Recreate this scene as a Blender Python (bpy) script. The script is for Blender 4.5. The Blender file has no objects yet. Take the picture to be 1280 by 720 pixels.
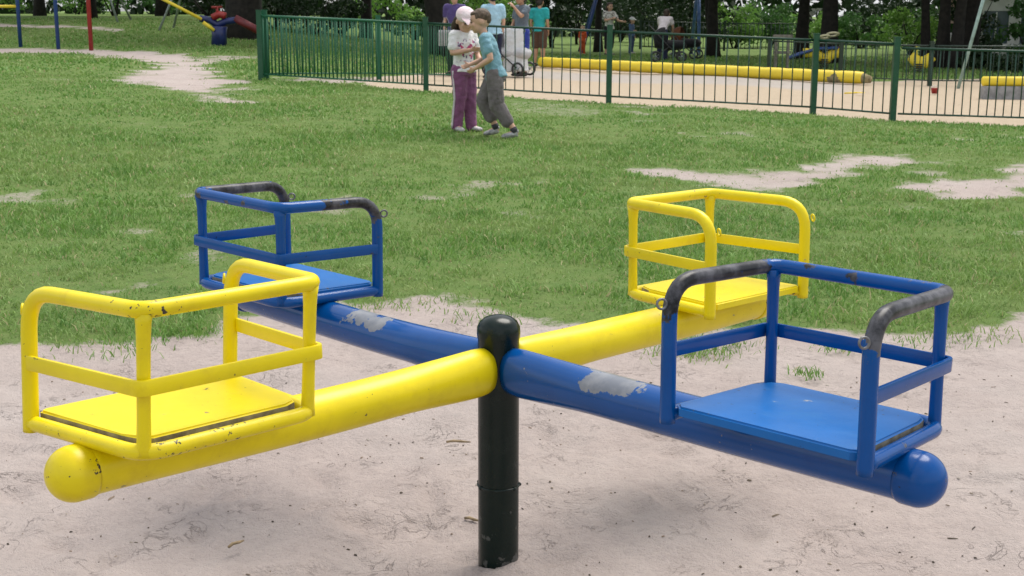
import bpy, bmesh, math, random
import numpy as np
from mathutils import Vector, Matrix, noise as mnoise
random.seed(7); rng = np.random.default_rng(7)
S = bpy.context.scene; COL = S.collection
R = math.radians; PI = math.pi

# ------------------------------------------------------------------ terrain / camera maths
CAMH = 1.3; FPX = 1612.38; PITCH = 0.210783; ROLL = 0.003068
def sstep(x, a, b):
    t = np.clip((np.asarray(x, float)-a)/(b-a), 0, 1); return t*t*(3-2*t)
def zg(x, y):
    x = np.asarray(x, float); y = np.asarray(y, float)
    z = sstep(y, 7, 17)*(0.11-0.036*np.clip(x, -7, 6.5))
    z = z + sstep(-x, 3, 12)*sstep(y, 26, 48)*0.75 - .13*sstep(y, 20, 27)*sstep(x, -4, -1)*(1-sstep(x, 2, 5))
    return z
def ray(px, py):
    c, s = math.cos(ROLL), math.sin(ROLL); X, Y = px-640, py-360
    x, y = c*X+s*Y, -s*X+c*Y
    ca, sa = math.cos(PITCH), math.sin(PITCH)
    return Vector((x, FPX*ca-y*sa, -y*ca-FPX*sa))
def gat(px, py):
    """ground point seen at a pixel of the 1280 photo"""
    v = ray(px, py); v = v/v.y; y = 1.5
    while y < 150:
        p = v*y
        if CAMH+p.z <= float(zg(p.x, y)): return Vector((p.x, y, float(zg(p.x, y))))
        y += 0.02
    return Vector((v.x*60, 60, float(zg(v.x*60, 60))))
def dat(px, d):
    """ground point in the column of a pixel at distance d"""
    v = ray(px, 60); v = v/v.y
    return Vector((v.x*d, d, float(zg(v.x*d, d))))
def pat(px, py, d):
    v = ray(px, py); v = v/v.y*d; return Vector((v.x, d, CAMH+v.z))

def vnoise(x, y, seed=0):
    xi = np.floor(x).astype(np.int64); yi = np.floor(y).astype(np.int64); fx = x-xi; fy = y-yi
    def h(a, b):
        n = (a*374761393+b*668265263+seed*1442695041) & 0x7fffffff
        n = ((n ^ (n >> 13))*1274126177) & 0x7fffffff
        return ((n ^ (n >> 16)) & 0xffff)/65535.0
    u = fx*fx*(3-2*fx); v = fy*fy*(3-2*fy)
    return (h(xi, yi)*(1-u)+h(xi+1, yi)*u)*(1-v)+(h(xi, yi+1)*(1-u)+h(xi+1, yi+1)*u)*v
def fbm(x, y, seed=0, o=4):
    t = 0; a = .5; n = 0
    for i in range(o): t = t+a*vnoise(x*2**i, y*2**i, seed+i*17); n += a; a *= .5
    return t/n

# ------------------------------------------------------------------ materials
def newmat(name):
    m = bpy.data.materials.new(name); m.use_nodes = True; m.node_tree.nodes.clear()
    return m, m.node_tree.nodes, m.node_tree.links
def nd(N, t, **k):
    n = N.new(t)
    for a, b in k.items():
        if a.startswith('i_'):
            key = a[2:].replace('_', ' '); n.inputs[int(key) if key.isdigit() else key].default_value = b
        else: setattr(n, a, b)
    return n
def mixc(N, L, fac, a, b):
    n = nd(N, 'ShaderNodeMix', data_type='RGBA')
    for sock, v in ((0, fac), (6, a), (7, b)):
        if hasattr(v, 'is_output'): L.new(v, n.inputs[sock])
        else: n.inputs[sock].default_value = v if sock == 0 else (*v, 1)
    return n.outputs[2]
def math_(N, L, op, a, b, clamp=False):
    n = nd(N, 'ShaderNodeMath', operation=op, use_clamp=clamp)
    for i, v in enumerate((a, b)):
        if hasattr(v, 'is_output'): L.new(v, n.inputs[i])
        else: n.inputs[i].default_value = v
    return n.outputs[0]
def noise_(N, L, scale, detail=4, rough=.55, obj=True, vec=None):
    n = nd(N, 'ShaderNodeTexNoise', i_Scale=scale, i_Detail=detail, i_Roughness=rough)
    if vec is None:
        tc = nd(N, 'ShaderNodeTexCoord'); vec = tc.outputs['Object']
    L.new(vec, n.inputs['Vector']); return n.outputs['Fac']
def ramp(N, L, src, a, b):
    n = nd(N, 'ShaderNodeMapRange'); n.inputs[1].default_value = a; n.inputs[2].default_value = b
    L.new(src, n.inputs[0]); return n.outputs[0]
MATS = {}
def finish(m, N, L, col, rough, metal=None, bump=None, bstr=.2, bdist=.01, spec=None, coat=0, sheen=0):
    b = nd(N, 'ShaderNodeBsdfPrincipled'); o = nd(N, 'ShaderNodeOutputMaterial')
    if hasattr(col, 'is_output'): L.new(col, b.inputs['Base Color'])
    else: b.inputs['Base Color'].default_value = (*col, 1)
    if hasattr(rough, 'is_output'): L.new(rough, b.inputs['Roughness'])
    else: b.inputs['Roughness'].default_value = rough
    if metal is not None:
        if hasattr(metal, 'is_output'): L.new(metal, b.inputs['Metallic'])
        else: b.inputs['Metallic'].default_value = metal
    if spec is not None: b.inputs['Specular IOR Level'].default_value = spec
    b.inputs['Coat Weight'].default_value = coat; b.inputs['Coat Roughness'].default_value = .15
    b.inputs['Sheen Weight'].default_value = sheen
    if bump is not None:
        bm_ = nd(N, 'ShaderNodeBump', i_Strength=bstr, i_Distance=bdist); L.new(bump, bm_.inputs['Height']); L.new(bm_.outputs[0], b.inputs['Normal'])
    L.new(b.outputs[0], o.inputs[0]); return b
def mat(name, col, rough=.7, var=.25, scale=6, metal=0, bstr=.15, spec=.5, col2=None, sheen=0):
    """plain weathered surface: two tones mixed by noise, slight bump"""
    if name in MATS: return MATS[name]
    m, N, L = newmat(name)
    n = noise_(N, L, scale); c2 = col2 or tuple(c*(1-var*1.6) for c in col)
    f = ramp(N, L, n, .35, .7)
    fine = noise_(N, L, scale*9, 3)
    finish(m, N, L, mixc(N, L, f, col, c2), ramp(N, L, fine, 0, 1) if False else rough, metal, fine, bstr, .006, spec, sheen=sheen)
    MATS[name] = m; return m
def paint(name, col, under, dark, chip=.70, rough=.28, dust=(.45, .42, .38), dw=.10, spec=.5, fine=False):
    """thick gloss enamel; attribute 'wear' bares the metal, sparse chips show the primer"""
    m, N, L = newmat(name)
    tc = nd(N, 'ShaderNodeTexCoord').outputs['Object']
    at = nd(N, 'ShaderNodeAttribute', attribute_name='wear').outputs['Fac']
    n1 = noise_(N, L, 22, 5, .6, vec=tc); n2 = noise_(N, L, 95, 3, .6, vec=tc); n3 = noise_(N, L, 5, 4, .6, vec=tc); n4 = noise_(N, L, 260, 2, .5, vec=tc)
    w = math_(N, L, 'ADD', math_(N, L, 'MULTIPLY', n1, 1.2), math_(N, L, 'MULTIPLY', at, .2 if fine else 1.))
    wm = ramp(N, L, w, .83, .87)
    ch = math_(N, L, 'ADD', math_(N, L, 'MULTIPLY', n2, .75), math_(N, L, 'MULTIPLY', n3, .35))
    if fine: ch = math_(N, L, 'ADD', ch, math_(N, L, 'MULTIPLY', at, .8))
    cm = ramp(N, L, ch, chip, chip+.02)
    shade = mixc(N, L, ramp(N, L, n3, .3, .75), col, tuple(c*.82 for c in col))
    dusty = mixc(N, L, math_(N, L, 'MULTIPLY', ramp(N, L, noise_(N, L, 11, 6, .7, vec=tc), .52, .8), dw), shade, dust)
    metal = mixc(N, L, ramp(N, L, noise_(N, L, 17, 6, .68, vec=tc), .36, .58), under, dark)
    c = mixc(N, L, wm, mixc(N, L, cm, dusty, dark), metal)
    rg = math_(N, L, 'ADD', math_(N, L, 'MULTIPLY', n1, .18), rough-.06)
    rg = math_(N, L, 'ADD', rg, math_(N, L, 'MULTIPLY', wm, .15))
    h = math_(N, L, 'SUBTRACT', math_(N, L, 'ADD', math_(N, L, 'MULTIPLY', n1, .5), math_(N, L, 'MULTIPLY', n4, .1)), math_(N, L, 'MULTIPLY', math_(N, L, 'MAXIMUM', wm, cm), .5))
    finish(m, N, L, c, rg, None, h, .14, .003, spec)
    MATS[name] = m; return m

YEL = paint('yellow_enamel', (.80, .645, .003), (.40, .36, .22), (.05, .04, .03), .73, .32, dust=(.45, .30, .02), dw=.45, spec=.35, fine=True)
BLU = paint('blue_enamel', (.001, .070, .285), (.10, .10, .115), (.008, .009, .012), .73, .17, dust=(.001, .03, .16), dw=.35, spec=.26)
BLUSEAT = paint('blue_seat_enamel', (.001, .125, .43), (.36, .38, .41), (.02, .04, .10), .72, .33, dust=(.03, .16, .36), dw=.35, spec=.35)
PATCHBLU = paint('blue_arm_enamel', (.001, .070, .285), (.24, .25, .275), (.15, .165, .20), .735, .14, dust=(.001, .03, .16), dw=.35, spec=.42)
BLK = paint('black_green_enamel', (.001, .009, .007), (.05, .055, .052), (.07, .07, .065), .79, .22, dw=.03, spec=.30)
RAW = mat('raw_plywood', (.27, .24, .17), .9, .4, 40, col2=(.10, .085, .06))
HOOK = mat('worn_steel', (.22, .22, .23), .4, .4, 60, metal=.6)

# ------------------------------------------------------------------ object helpers
def link(name, me, m=None, parent=None, smooth=True):
    o = bpy.data.objects.new(name, me); COL.objects.link(o)
    if m is not None and not me.materials:
        for mm in (m if isinstance(m, (list, tuple)) else [m]): me.materials.append(mm)
    if smooth: me.polygons.foreach_set('use_smooth', [True]*len(me.polygons))
    if parent is not None: o.parent = parent
    return o
def fin(name, bm, m, parent=None, smooth=True, bevel=0, angle=None):
    if bevel:
        bmesh.ops.bevel(bm, geom=[e for e in bm.edges if len(e.link_faces) == 2 and e.calc_face_angle(0) > .6], offset=bevel, segments=2, affect='EDGES', profile=.6)
    bmesh.ops.recalc_face_normals(bm, faces=bm.faces)
    me = bpy.data.meshes.new(name); bm.to_mesh(me); bm.free()
    o = link(name, me, m, parent, smooth)
    if smooth and angle: me.set_sharp_from_angle(angle=R(angle))
    return o
def tag(o, label=None, cat=None, group=None, kind=None):
    if label: o['label'] = label
    if cat: o['category'] = cat
    if group: o['group'] = group
    if kind: o['kind'] = kind
    return o
def thing(name, label, cat, loc=(0, 0, 0), rz=0, group=None):
    o = bpy.data.objects.new(name, None); COL.objects.link(o); o.empty_display_size = .1
    o.location = loc; o.rotation_euler = (0, 0, rz); return tag(o, label, cat, group)
def box(bm, c, s, rot=None):
    M = Matrix.Translation(c) @ (rot.to_4x4() if rot is not None else Matrix.Identity(4)) @ Matrix.Diagonal((*s, 1))
    return bmesh.ops.create_cube(bm, size=1, matrix=M)['verts']
def cross(n, rx, ry, power=1):
    out = []
    for i in range(n):
        a = 2*PI*i/n; c, s = math.cos(a), math.sin(a)
        if power != 1: c = math.copysign(abs(c)**power, c); s = math.copysign(abs(s)**power, s)
        out.append((rx*c, ry*s))
    return out
def sweep(bm, pts, rad, n=14, up=Vector((0, 0, 1)), cap=True, wear=None, power=1, prof=None, domed=False):
    """tube of changing radius along pts; rad: number, list of numbers or of (side, up) pairs"""
    pts = [Vector(p) for p in pts]; rings = []
    wl = bm.verts.layers.float.get('wear') or bm.verts.layers.float.new('wear')
    k = len(pts); side_prev = None
    T = []
    for i in range(k):
        a = (pts[i]-pts[i-1]).normalized() if i > 0 else None; b = (pts[i+1]-pts[i]).normalized() if i < k-1 else None
        t = (a+b) if a is not None and b is not None else (a if b is None else b)
        T.append(t.normalized() if t.length > 1e-6 else (a or b))
    for i in range(k):
        t = T[i]
        if side_prev is None:
            sd = t.cross(up)
            if sd.length < .05: sd = t.cross(Vector((1, 0, 0))) if abs(t.x) < .9 else t.cross(Vector((0, 1, 0)))
        else:
            sd = side_prev - t*side_prev.dot(t)
        sd.normalize(); side_prev = sd; u = sd.cross(t).normalized()
        r = rad[i] if isinstance(rad, list) else rad
        rx, ry = r if isinstance(r, tuple) else (r, r)
        ring = []
        for x, y in (prof(rx, ry) if prof else cross(n, rx, ry, power)):
            v = bm.verts.new(pts[i]+sd*x+u*y)
            if wear: v[wl] = wear(i, (x, y), v.co)
            ring.append(v)
        rings.append(ring)
    for a, b in zip(rings, rings[1:]):
        m = len(a)
        for j in range(m): bm.faces.new((a[j], a[(j+1) % m], b[(j+1) % m], b[j]))
    if cap: bm.faces.new(rings[0]); bm.faces.new(rings[-1][::-1])
    return rings
def fillet(pts, rads, seg=7):
    pts = [Vector(p) for p in pts]; out = [pts[0]]
    for i in range(1, len(pts)-1):
        p = pts[i]; a = (pts[i-1]-p); b = (pts[i+1]-p); r = min(rads[i-1] if isinstance(rads, (list, tuple)) else rads, a.length*.48, b.length*.48)
        a.normalize(); b.normalize(); A = p+a*r; B = p+b*r
        for k in range(seg+1):
            t = k/seg; out.append(A*(1-t)**2+p*2*t*(1-t)+B*t*t)
    out.append(pts[-1]); return out
def dens(pts, step):
    out = [Vector(pts[0])]
    for a, b in zip(pts, pts[1:]):
        a, b = Vector(a), Vector(b); n = max(1, int((b-a).length/step))
        for k in range(1, n+1): out.append(a.lerp(b, k/n))
    return out
def ball(bm, c, r, seg=20, rings=12, rot=None):
    r = r if isinstance(r, (tuple, list)) else (r, r, r)
    M = Matrix.Translation(c) @ (rot.to_4x4() if rot is not None else Matrix.Identity(4)) @ Matrix.Diagonal((*r, 1))
    return bmesh.ops.create_uvsphere(bm, u_segments=seg, v_segments=rings, radius=1, matrix=M)['verts']
def torus(bm, c, axis, R1, r, n=18, m=8):
    axis = Vector(axis).normalized(); u = axis.orthogonal().normalized(); v = axis.cross(u); rings = []
    for i in range(n):
        a = 2*PI*i/n; d = u*math.cos(a)+v*math.sin(a)
        rings.append([bm.verts.new(Vector(c)+d*(R1+r*math.cos(2*PI*j/m))+axis*r*math.sin(2*PI*j/m)) for j in range(m)])
    for i in range(n):
        a, b = rings[i], rings[(i+1) % n]
        for j in range(m): bm.faces.new((a[j], a[(j+1) % m], b[(j+1) % m], b[j]))
def extrude_poly(bm, poly, z0, z1):
    a = [bm.verts.new((*p[:2], z0)) for p in poly]; b = [bm.verts.new((*p[:2], z1)) for p in poly]
    n = len(poly); bm.faces.new(a[::-1]); bm.faces.new(b)
    for i in range(n): bm.faces.new((a[i], a[(i+1) % n], b[(i+1) % n], b[i]))
def np_mesh(name, V, F, m, attrs=None, smooth=False, parent=None):
    """V (n,3), F (k,3) or (k,4) numpy"""
    me = bpy.data.meshes.new(name); me.vertices.add(len(V)); me.vertices.foreach_set('co', np.asarray(V, np.float32).ravel())
    k = F.shape[1]; me.loops.add(F.size); me.loops.foreach_set('vertex_index', F.astype(np.int32).ravel())
    me.polygons.add(len(F)); me.polygons.foreach_set('loop_start', np.arange(0, F.size, k, dtype=np.int32)); me.polygons.foreach_set('loop_total', np.full(len(F), k, np.int32))
    for n, (dom, arr) in (attrs or {}).items():
        a = me.attributes.new(n, 'FLOAT', dom); a.data.foreach_set('value', np.asarray(arr, np.float32))
    me.update(calc_edges=True); me.validate()
    return link(name, me, m, parent, smooth)

# ------------------------------------------------------------------ bare-earth mask
def inpoly(x, y, poly):
    inside = np.zeros(x.shape, bool); d = np.full(x.shape, 1e9); n = len(poly)
    for i in range(n):
        x1, y1 = poly[i]; x2, y2 = poly[(i+1) % n]
        c = ((y1 > y) != (y2 > y)) & (x < (x2-x1)*(y-y1)/((y2-y1) if y2 != y1 else 1e-9)+x1); inside ^= c
        dx, dy = x2-x1, y2-y1; t = np.clip(((x-x1)*dx+(y-y1)*dy)/(dx*dx+dy*dy+1e-12), 0, 1)
        d = np.minimum(d, np.hypot(x-x1-t*dx, y-y1-t*dy))
    return np.where(inside, d, -d)
def gp(pix): return [tuple(gat(*p)[:2]) for p in pix]
PIT = [(-9, -3), (-9, 3.2)]+gp([(-150, 445), (0, 438), (80, 433), (180, 425), (262, 418), (272, 398), (350, 385), (440, 378), (500, 374), (545, 370), (580, 384), (640, 398), (690, 404), (760, 415), (850, 430), (930, 418), (1010, 415), (1090, 418), (1190, 416), (1280, 404), (1400, 398)])+[(9, 3.4), (9, -3)]
PATH1 = gp([(-200, 57), (0, 60), (110, 61), (190, 64), (245, 69), (258, 80), (270, 92), (292, 106), (296, 127), (268, 121), (228, 115), (190, 108), (150, 99), (178, 91), (204, 82), (170, 74), (110, 68), (0, 65), (-200, 63)])
PATH2 = gp([(240, 70), (330, 68), (330, 73), (255, 76)])
PATCHC = gp([(805, 213), (850, 210), (930, 214), (990, 212), (1020, 196), (1060, 193), (1140, 190), (1152, 204), (1085, 212), (1050, 222), (1000, 240), (965, 244), (880, 231)])
PATCHD = gp([(1380, 190), (1275, 198), (1248, 206), (1238, 218), (1200, 226), (1125, 228), (1130, 234), (1200, 238), (1160, 244), (1180, 250), (1240, 246), (1280, 236), (1380, 240)])
WORN1 = gp([(640, 124), (700, 128), (770, 136), (760, 150), (690, 146), (640, 138)])
WORN2 = gp([(895, 155), (940, 160), (985, 178), (920, 176)])
WORN3 = gp([(120, 148), (190, 150), (260, 170), (180, 166)])
WORN4 = gp([(700, 205), (745, 205), (750, 222), (705, 220)])
FENCE_PX = [(325, 97), (532, 109), (762, 124), (1020, 141), (1121, 149)]
FP = []
for (px, pyb), d in zip(FENCE_PX, (20.4, 19.3, 18.2, 17.6, 16.9)):
    p = dat(px, d); FP.append(p)
FP.append(Vector((10.5, 16.75, float(zg(10.5, 16.75)))))
SANDB = [tuple(p[:2]) for p in FP[1:]]
SANDB = [(FP[0].x+1.6, FP[0].y-.35)]+SANDB+[(10.5, 28)]+gp([(1280, 97), (1180, 99), (1080, 102), (1040, 98), (860, 88), (675, 82), (600, 86), (520, 93), (470, 96)])
GREY = gp([(640, 86), (860, 92), (1060, 104), (1060, 116), (860, 103), (640, 95)])
PAVE_L = gp([(-300, 29), (0, 29.5), (90, 32), (150, 35.5), (150, 38), (90, 35.5), (0, 33), (-300, 33)])
SANDL = gp([(335, 98), (470, 97), (520, 104), (420, 103)])
def bare(x, y):
    w = .40*(fbm(x*1.7, y*1.7, 3)-.5)+.22*(fbm(x*7, y*7, 5)-.5)
    sc = np.clip(y/14, .25, 1.4)
    d = inpoly(x, y, PIT)+w*.8
    m = sstep(d, -.26, .16)
    for P, k in ((PATH1, .72), (PATH2, .6), (PATCHC, .64), (PATCHD, .68), (WORN1, .42), (WORN2, .5), (WORN3, .34), (SANDL, .6), (PAVE_L, .8)):
        e = inpoly(x, y, P); m = np.maximum(m, k*sstep(e+w*2.6*sc, -.50*sc, .32*sc))
    m = np.maximum(m, sstep(inpoly(x, y, SANDB)+w*.5, -.12, .08))
    # thin scuffed spots over the lawn
    m = np.maximum(m, .50*sstep(fbm(x*.55+9, y*.55, 21), .50, .72)*sstep(fbm(x*2.6, y*2.6, 22), .40, .68)*(y < 24))
    return m

# ------------------------------------------------------------------ GROUND
def axis(lo, hi, dense_lo, dense_hi, step, grow):
    a = list(np.arange(dense_lo, dense_hi+step/2, step)); s = step; v = a[-1]
    while v < hi: s *= grow; v += s; a.append(v)
    s = step; v = dense_lo; b = []
    while v > lo: s *= grow; v -= s; b.append(v)
    return np.array(b[::-1]+a)
gx = axis(-400, 400, -2.6, 2.6, .02, 1.035)
gy = np.concatenate([np.array([-300, -120, -50, -20, -8, -3, -1, 0, .6, 1.0, 1.3]), np.arange(1.5, 5.5, .02)])
s = .02; v = gy[-1]; ext = []
while v < 500: s *= 1.02; v += s; ext.append(v)
gy = np.concatenate([gy, ext])
GX, GY = np.meshgrid(gx, gy)
x, y = GX.ravel(), GY.ravel()
B = bare(x, y)
near = (1-sstep(y, 5, 9))*(1-sstep(np.abs(x), 4, 7))
lump = (fbm(x*3.1, y*3.1, 31, 5)-.5)*.045+(fbm(x*11, y*11, 33, 3)-.5)*.020
# scuffed footprints: many shallow elongated dents in the sand round the post
foot = np.zeros_like(x); frng = np.random.default_rng(3)
for i in range(150):
    cx, cy = frng.uniform(-2.2, 2.2), frng.uniform(1.6, 4.0); a = frng.uniform(0, PI); L1, W1 = frng.uniform(.05, .12), frng.uniform(.025, .045)
    m = (np.abs(x-cx) < .3) & (np.abs(y-cy) < .3)
    u = (x[m]-cx)*math.cos(a)+(y[m]-cy)*math.sin(a); w = -(x[m]-cx)*math.sin(a)+(y[m]-cy)*math.cos(a)
    q = (u/L1)**2+(w/W1)**2; foot[m] += -.016*np.exp(-q)+.006*np.exp(-(np.sqrt(q)-1.5)**2*5)
PX, PY = -.0307, 2.894
groove = np.zeros_like(x)
for rr, a0, a1, wd, dp in ((.96, -2.35, -1.98, .016, .016), (.70, -1.15, -.45, .010, .012), (.86, -2.75, -2.2, .008, .006), (1.18, -1.2, -.8, .009, .008), (.62, 2.2, 3.0, .01, .006)):
    rad = np.hypot(x-PX, y-PY); an = np.arctan2(y-PY, x-PX); k = sstep(an, a0, a0+.15)*(1-sstep(an, a1-.15, a1))
    groove += -dp*k*np.exp(-((rad-rr-.03*(vnoise(an*4, an*0, 7)-.5))/wd)**2)
mound = .022*np.exp(-((np.hypot(x-PX, y-PY)-.055)/.045)**2)*(.5+fbm(x*14, y*14, 77))
hollow = -.012*np.exp(-((np.hypot(x-PX, y-PY)-.92)/.24)**2)*(.6+.8*fbm(x*2.3, y*2.3, 78))
Z = zg(x, y)+mound+hollow*B+B*near*(lump+foot+groove-.012)+(1-B)*near*.5*lump
Z += B*(1-near)*(-.02)*(y < 40)
nx, ny = len(gx), len(gy)
idx = np.arange(nx*ny).reshape(ny, nx)
F = np.stack([idx[:-1, :-1], idx[:-1, 1:], idx[1:, 1:], idx[1:, :-1]], -1).reshape(-1, 4)
grey = sstep(inpoly(x, y, GREY), -.3, .3)
def ground_mat():
    m, N, L = newmat('ground_soil_and_turf'); P = nd(N, 'ShaderNodeNewGeometry').outputs['Position']
    A = nd(N, 'ShaderNodeAttribute', attribute_name='bare').outputs['Fac']; G = nd(N, 'ShaderNodeAttribute', attribute_name='greysand').outputs['Fac']
    FAR = nd(N, 'ShaderNodeAttribute', attribute_name='playsand').outputs['Fac']
    n0 = noise_(N, L, .9, 6, .6, vec=P); n1 = noise_(N, L, 5, 6, .65, vec=P); n2 = noise_(N, L, 38, 5, .7, vec=P); n3 = noise_(N, L, 330, 3, .7, vec=P); n5 = noise_(N, L, 120, 4, .7, vec=P)
    sand = mixc(N, L, ramp(N, L, n1, .3, .72), (.46, .39, .365), (.38, .32, .30))
    sand = mixc(N, L, math_(N, L, 'MULTIPLY', ramp(N, L, n2, .48, .74), .55), sand, (.30, .255, .24))
    sand = mixc(N, L, math_(N, L, 'MULTIPLY', ramp(N, L, n0, .45, .7), .4), sand, (.50, .46, .44))
    sand = mixc(N, L, math_(N, L, 'MULTIPLY', ramp(N, L, n5, .62, .70), .55), sand, (.20, .16, .14))
    dn = nd(N, 'ShaderNodeTexNoise', i_Scale=7.0, i_Detail=4, i_Roughness=.6, i_Distortion=1.6); L.new(P, dn.inputs['Vector'])
    line = math_(N, L, 'SUBTRACT', 1, ramp(N, L, math_(N, L, 'ABSOLUTE', math_(N, L, 'SUBTRACT', dn.outputs['Fac'], .5), 0), .002, .012))
    line = math_(N, L, 'MULTIPLY', line, ramp(N, L, noise_(N, L, 4.2, 3, .6, vec=P), .52, .62))
    sand = mixc(N, L, math_(N, L, 'MULTIPLY', line, .32), sand, (.25, .205, .19))
    sand = mixc(N, L, math_(N, L, 'MULTIPLY', ramp(N, L, n3, .60, .68), .35), sand, (.60, .56, .53))
    play = mixc(N, L, ramp(N, L, n2, .35, .7), (.50, .41, .30), (.38, .31, .24))
    sand = mixc(N, L, FAR, sand, play)
    sand = mixc(N, L, math_(N, L, 'MULTIPLY', G, .8), sand, (.40, .37, .35))
    turf = mixc(N, L, ramp(N, L, n1, .3, .7), (.10, .175, .045), (.15, .205, .065))
    turf = mixc(N, L, ramp(N, L, n2, .55, .75), turf, (.15, .16, .075))
    w = math_(N, L, 'ADD', math_(N, L, 'MULTIPLY', math_(N, L, 'SUBTRACT', n2, .5), .55), A)
    w = math_(N, L, 'ADD', math_(N, L, 'MULTIPLY', math_(N, L, 'SUBTRACT', n1, .5), .35), w)
    c = mixc(N, L, ramp(N, L, w, .38, .62), turf, sand)
    h = math_(N, L, 'ADD', math_(N, L, 'MULTIPLY', n2, .7), math_(N, L, 'ADD', math_(N, L, 'MULTIPLY', n3, .15), math_(N, L, 'MULTIPLY', n5, .4)))
    h = math_(N, L, 'SUBTRACT', h, math_(N, L, 'MULTIPLY', line, .5))
    finish(m, N, L, c, .95, None, h, .85, .025, .12)
    return m
ground = np_mesh('ground', np.stack([x, y, Z], 1), F, ground_mat(), {'bare': ('POINT', B), 'greysand': ('POINT', grey), 'playsand': ('POINT', sstep(inpoly(x, y, SANDB), -.2, .2))}, smooth=True)
tag(ground, kind='structure')

# ------------------------------------------------------------------ GRASS
def leafmat(name, c1, c2, c3, trans=.35, rough=.55):
    m, N, L = newmat(name)
    P = nd(N, 'ShaderNodeNewGeometry'); rnd = P.outputs['Random Per Island']
    n = noise_(N, L, .45, 4, .6, vec=P.outputs['Position'])
    c = mixc(N, L, rnd, c1, c2); c = mixc(N, L, ramp(N, L, n, .42, .68), c, c3)
    b = nd(N, 'ShaderNodeBsdfPrincipled', i_Roughness=rough); b.inputs['Specular IOR Level'].default_value = .3
    L.new(c, b.inputs['Base Color']); t = nd(N, 'ShaderNodeBsdfTranslucent'); L.new(c, t.inputs[0])
    mx = nd(N, 'ShaderNodeMixShader', i_0=trans); L.new(b.outputs[0], mx.inputs[1]); L.new(t.outputs[0], mx.inputs[2])
    o = nd(N, 'ShaderNodeOutputMaterial'); L.new(mx.outputs[0], o.inputs[0]); return m
def grassmat():
    m, N, L = newmat('grass_blades'); P = nd(N, 'ShaderNodeNewGeometry'); rnd = P.outputs['Random Per Island']; v = P.outputs['Position']
    c = mixc(N, L, rnd, (.105, .235, .042), (.225, .38, .09))
    c = mixc(N, L, math_(N, L, 'MULTIPLY', ramp(N, L, noise_(N, L, 4.5, 4, .65, vec=v), .46, .66), .6), c, (.065, .165, .030))
    c = mixc(N, L, math_(N, L, 'MULTIPLY', ramp(N, L, noise_(N, L, .6, 5, .65, vec=v), .46, .68), .75), c, (.32, .385, .14))
    c = mixc(N, L, ramp(N, L, rnd, .93, .95), c, (.42, .38, .20))
    b = nd(N, 'ShaderNodeBsdfPrincipled', i_Roughness=.55); b.inputs['Specular IOR Level'].default_value = .3
    L.new(c, b.inputs['Base Color']); t = nd(N, 'ShaderNodeBsdfTranslucent'); L.new(c, t.inputs[0])
    mx = nd(N, 'ShaderNodeMixShader', i_0=.3); L.new(b.outputs[0], mx.inputs[1]); L.new(t.outputs[0], mx.inputs[2])
    o = nd(N, 'ShaderNodeOutputMaterial'); L.new(mx.outputs[0], o.inputs[0]); return m
GRASSM = grassmat()
def blades(x, y, h, w, lean):
    n = len(x); a = rng.uniform(0, 2*PI, n); ca, sa = np.cos(a), np.sin(a)
    b = rng.uniform(0, 2*PI, n); lx, ly = np.cos(b)*lean*h, np.sin(b)*lean*h
    z = zg(x, y)-.004
    V = np.empty((n, 5, 3)); hw = w/2
    V[:, 0] = np.stack([x-ca*hw, y-sa*hw, z], 1); V[:, 1] = np.stack([x+ca*hw, y+sa*hw, z], 1)
    V[:, 2] = np.stack([x+lx*.35+ca*hw*.8, y+ly*.35+sa*hw*.8, z+h*.6], 1); V[:, 3] = np.stack([x+lx*.35-ca*hw*.8, y+ly*.35-sa*hw*.8, z+h*.6], 1)
    V[:, 4] = np.stack([x+lx, y+ly, z+h*np.sqrt(np.clip(1-.25*lean**2, .3, 1))], 1)
    o = (np.arange(n)*5)[:, None]
    F = np.concatenate([o+np.array([0, 1, 2]), o+np.array([0, 2, 3]), o+np.array([3, 2, 4])], 1).reshape(-1, 3)
    return V.reshape(-1, 3), F
def scatter(y0, y1, density, hmin, hmax, w, margin=3.0, xmax=14):
    hw1 = y1*.415+margin; A = 2*hw1*(y1-y0); n = int(A*density)
    y = rng.uniform(y0, y1, n); x = rng.uniform(-hw1, hw1, n)
    k = (np.abs(x) < y*.415+margin) & (np.abs(x) < xmax+20); x, y = x[k], y[k]
    b = bare(x, y)+.4*(fbm(x*5, y*5, 41)-.5)
    cl = fbm(x*1.1, y*1.1, 43)*.5+fbm(x*4.5, y*4.5, 44)*.5
    keep = (rng.random(len(x)) > sstep(b, .05, .72)**.8) & (rng.random(len(x)) < .35+1.3*sstep(cl, .3, .62))
    x, y, cl, b = x[keep], y[keep], cl[keep], b[keep]
    h = rng.uniform(hmin, hmax, len(x))*(.55+.9*sstep(cl, .3, .7))*(1-.62*sstep(b, .0, .5)); return blades(x, y, h, w*rng.uniform(.7, 1.3, len(x)), rng.uniform(.3, 1.5, len(x)))
parts = [scatter(3.2, 5.2, 5200, .012, .048, .0046), scatter(5.2, 8.5, 3200, .012, .048, .006), scatter(8.5, 13, 1600, .014, .05, .0085), scatter(13, 20, 700, .016, .045, .013), scatter(20, 44, 130, .03, .07, .028)]
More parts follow.
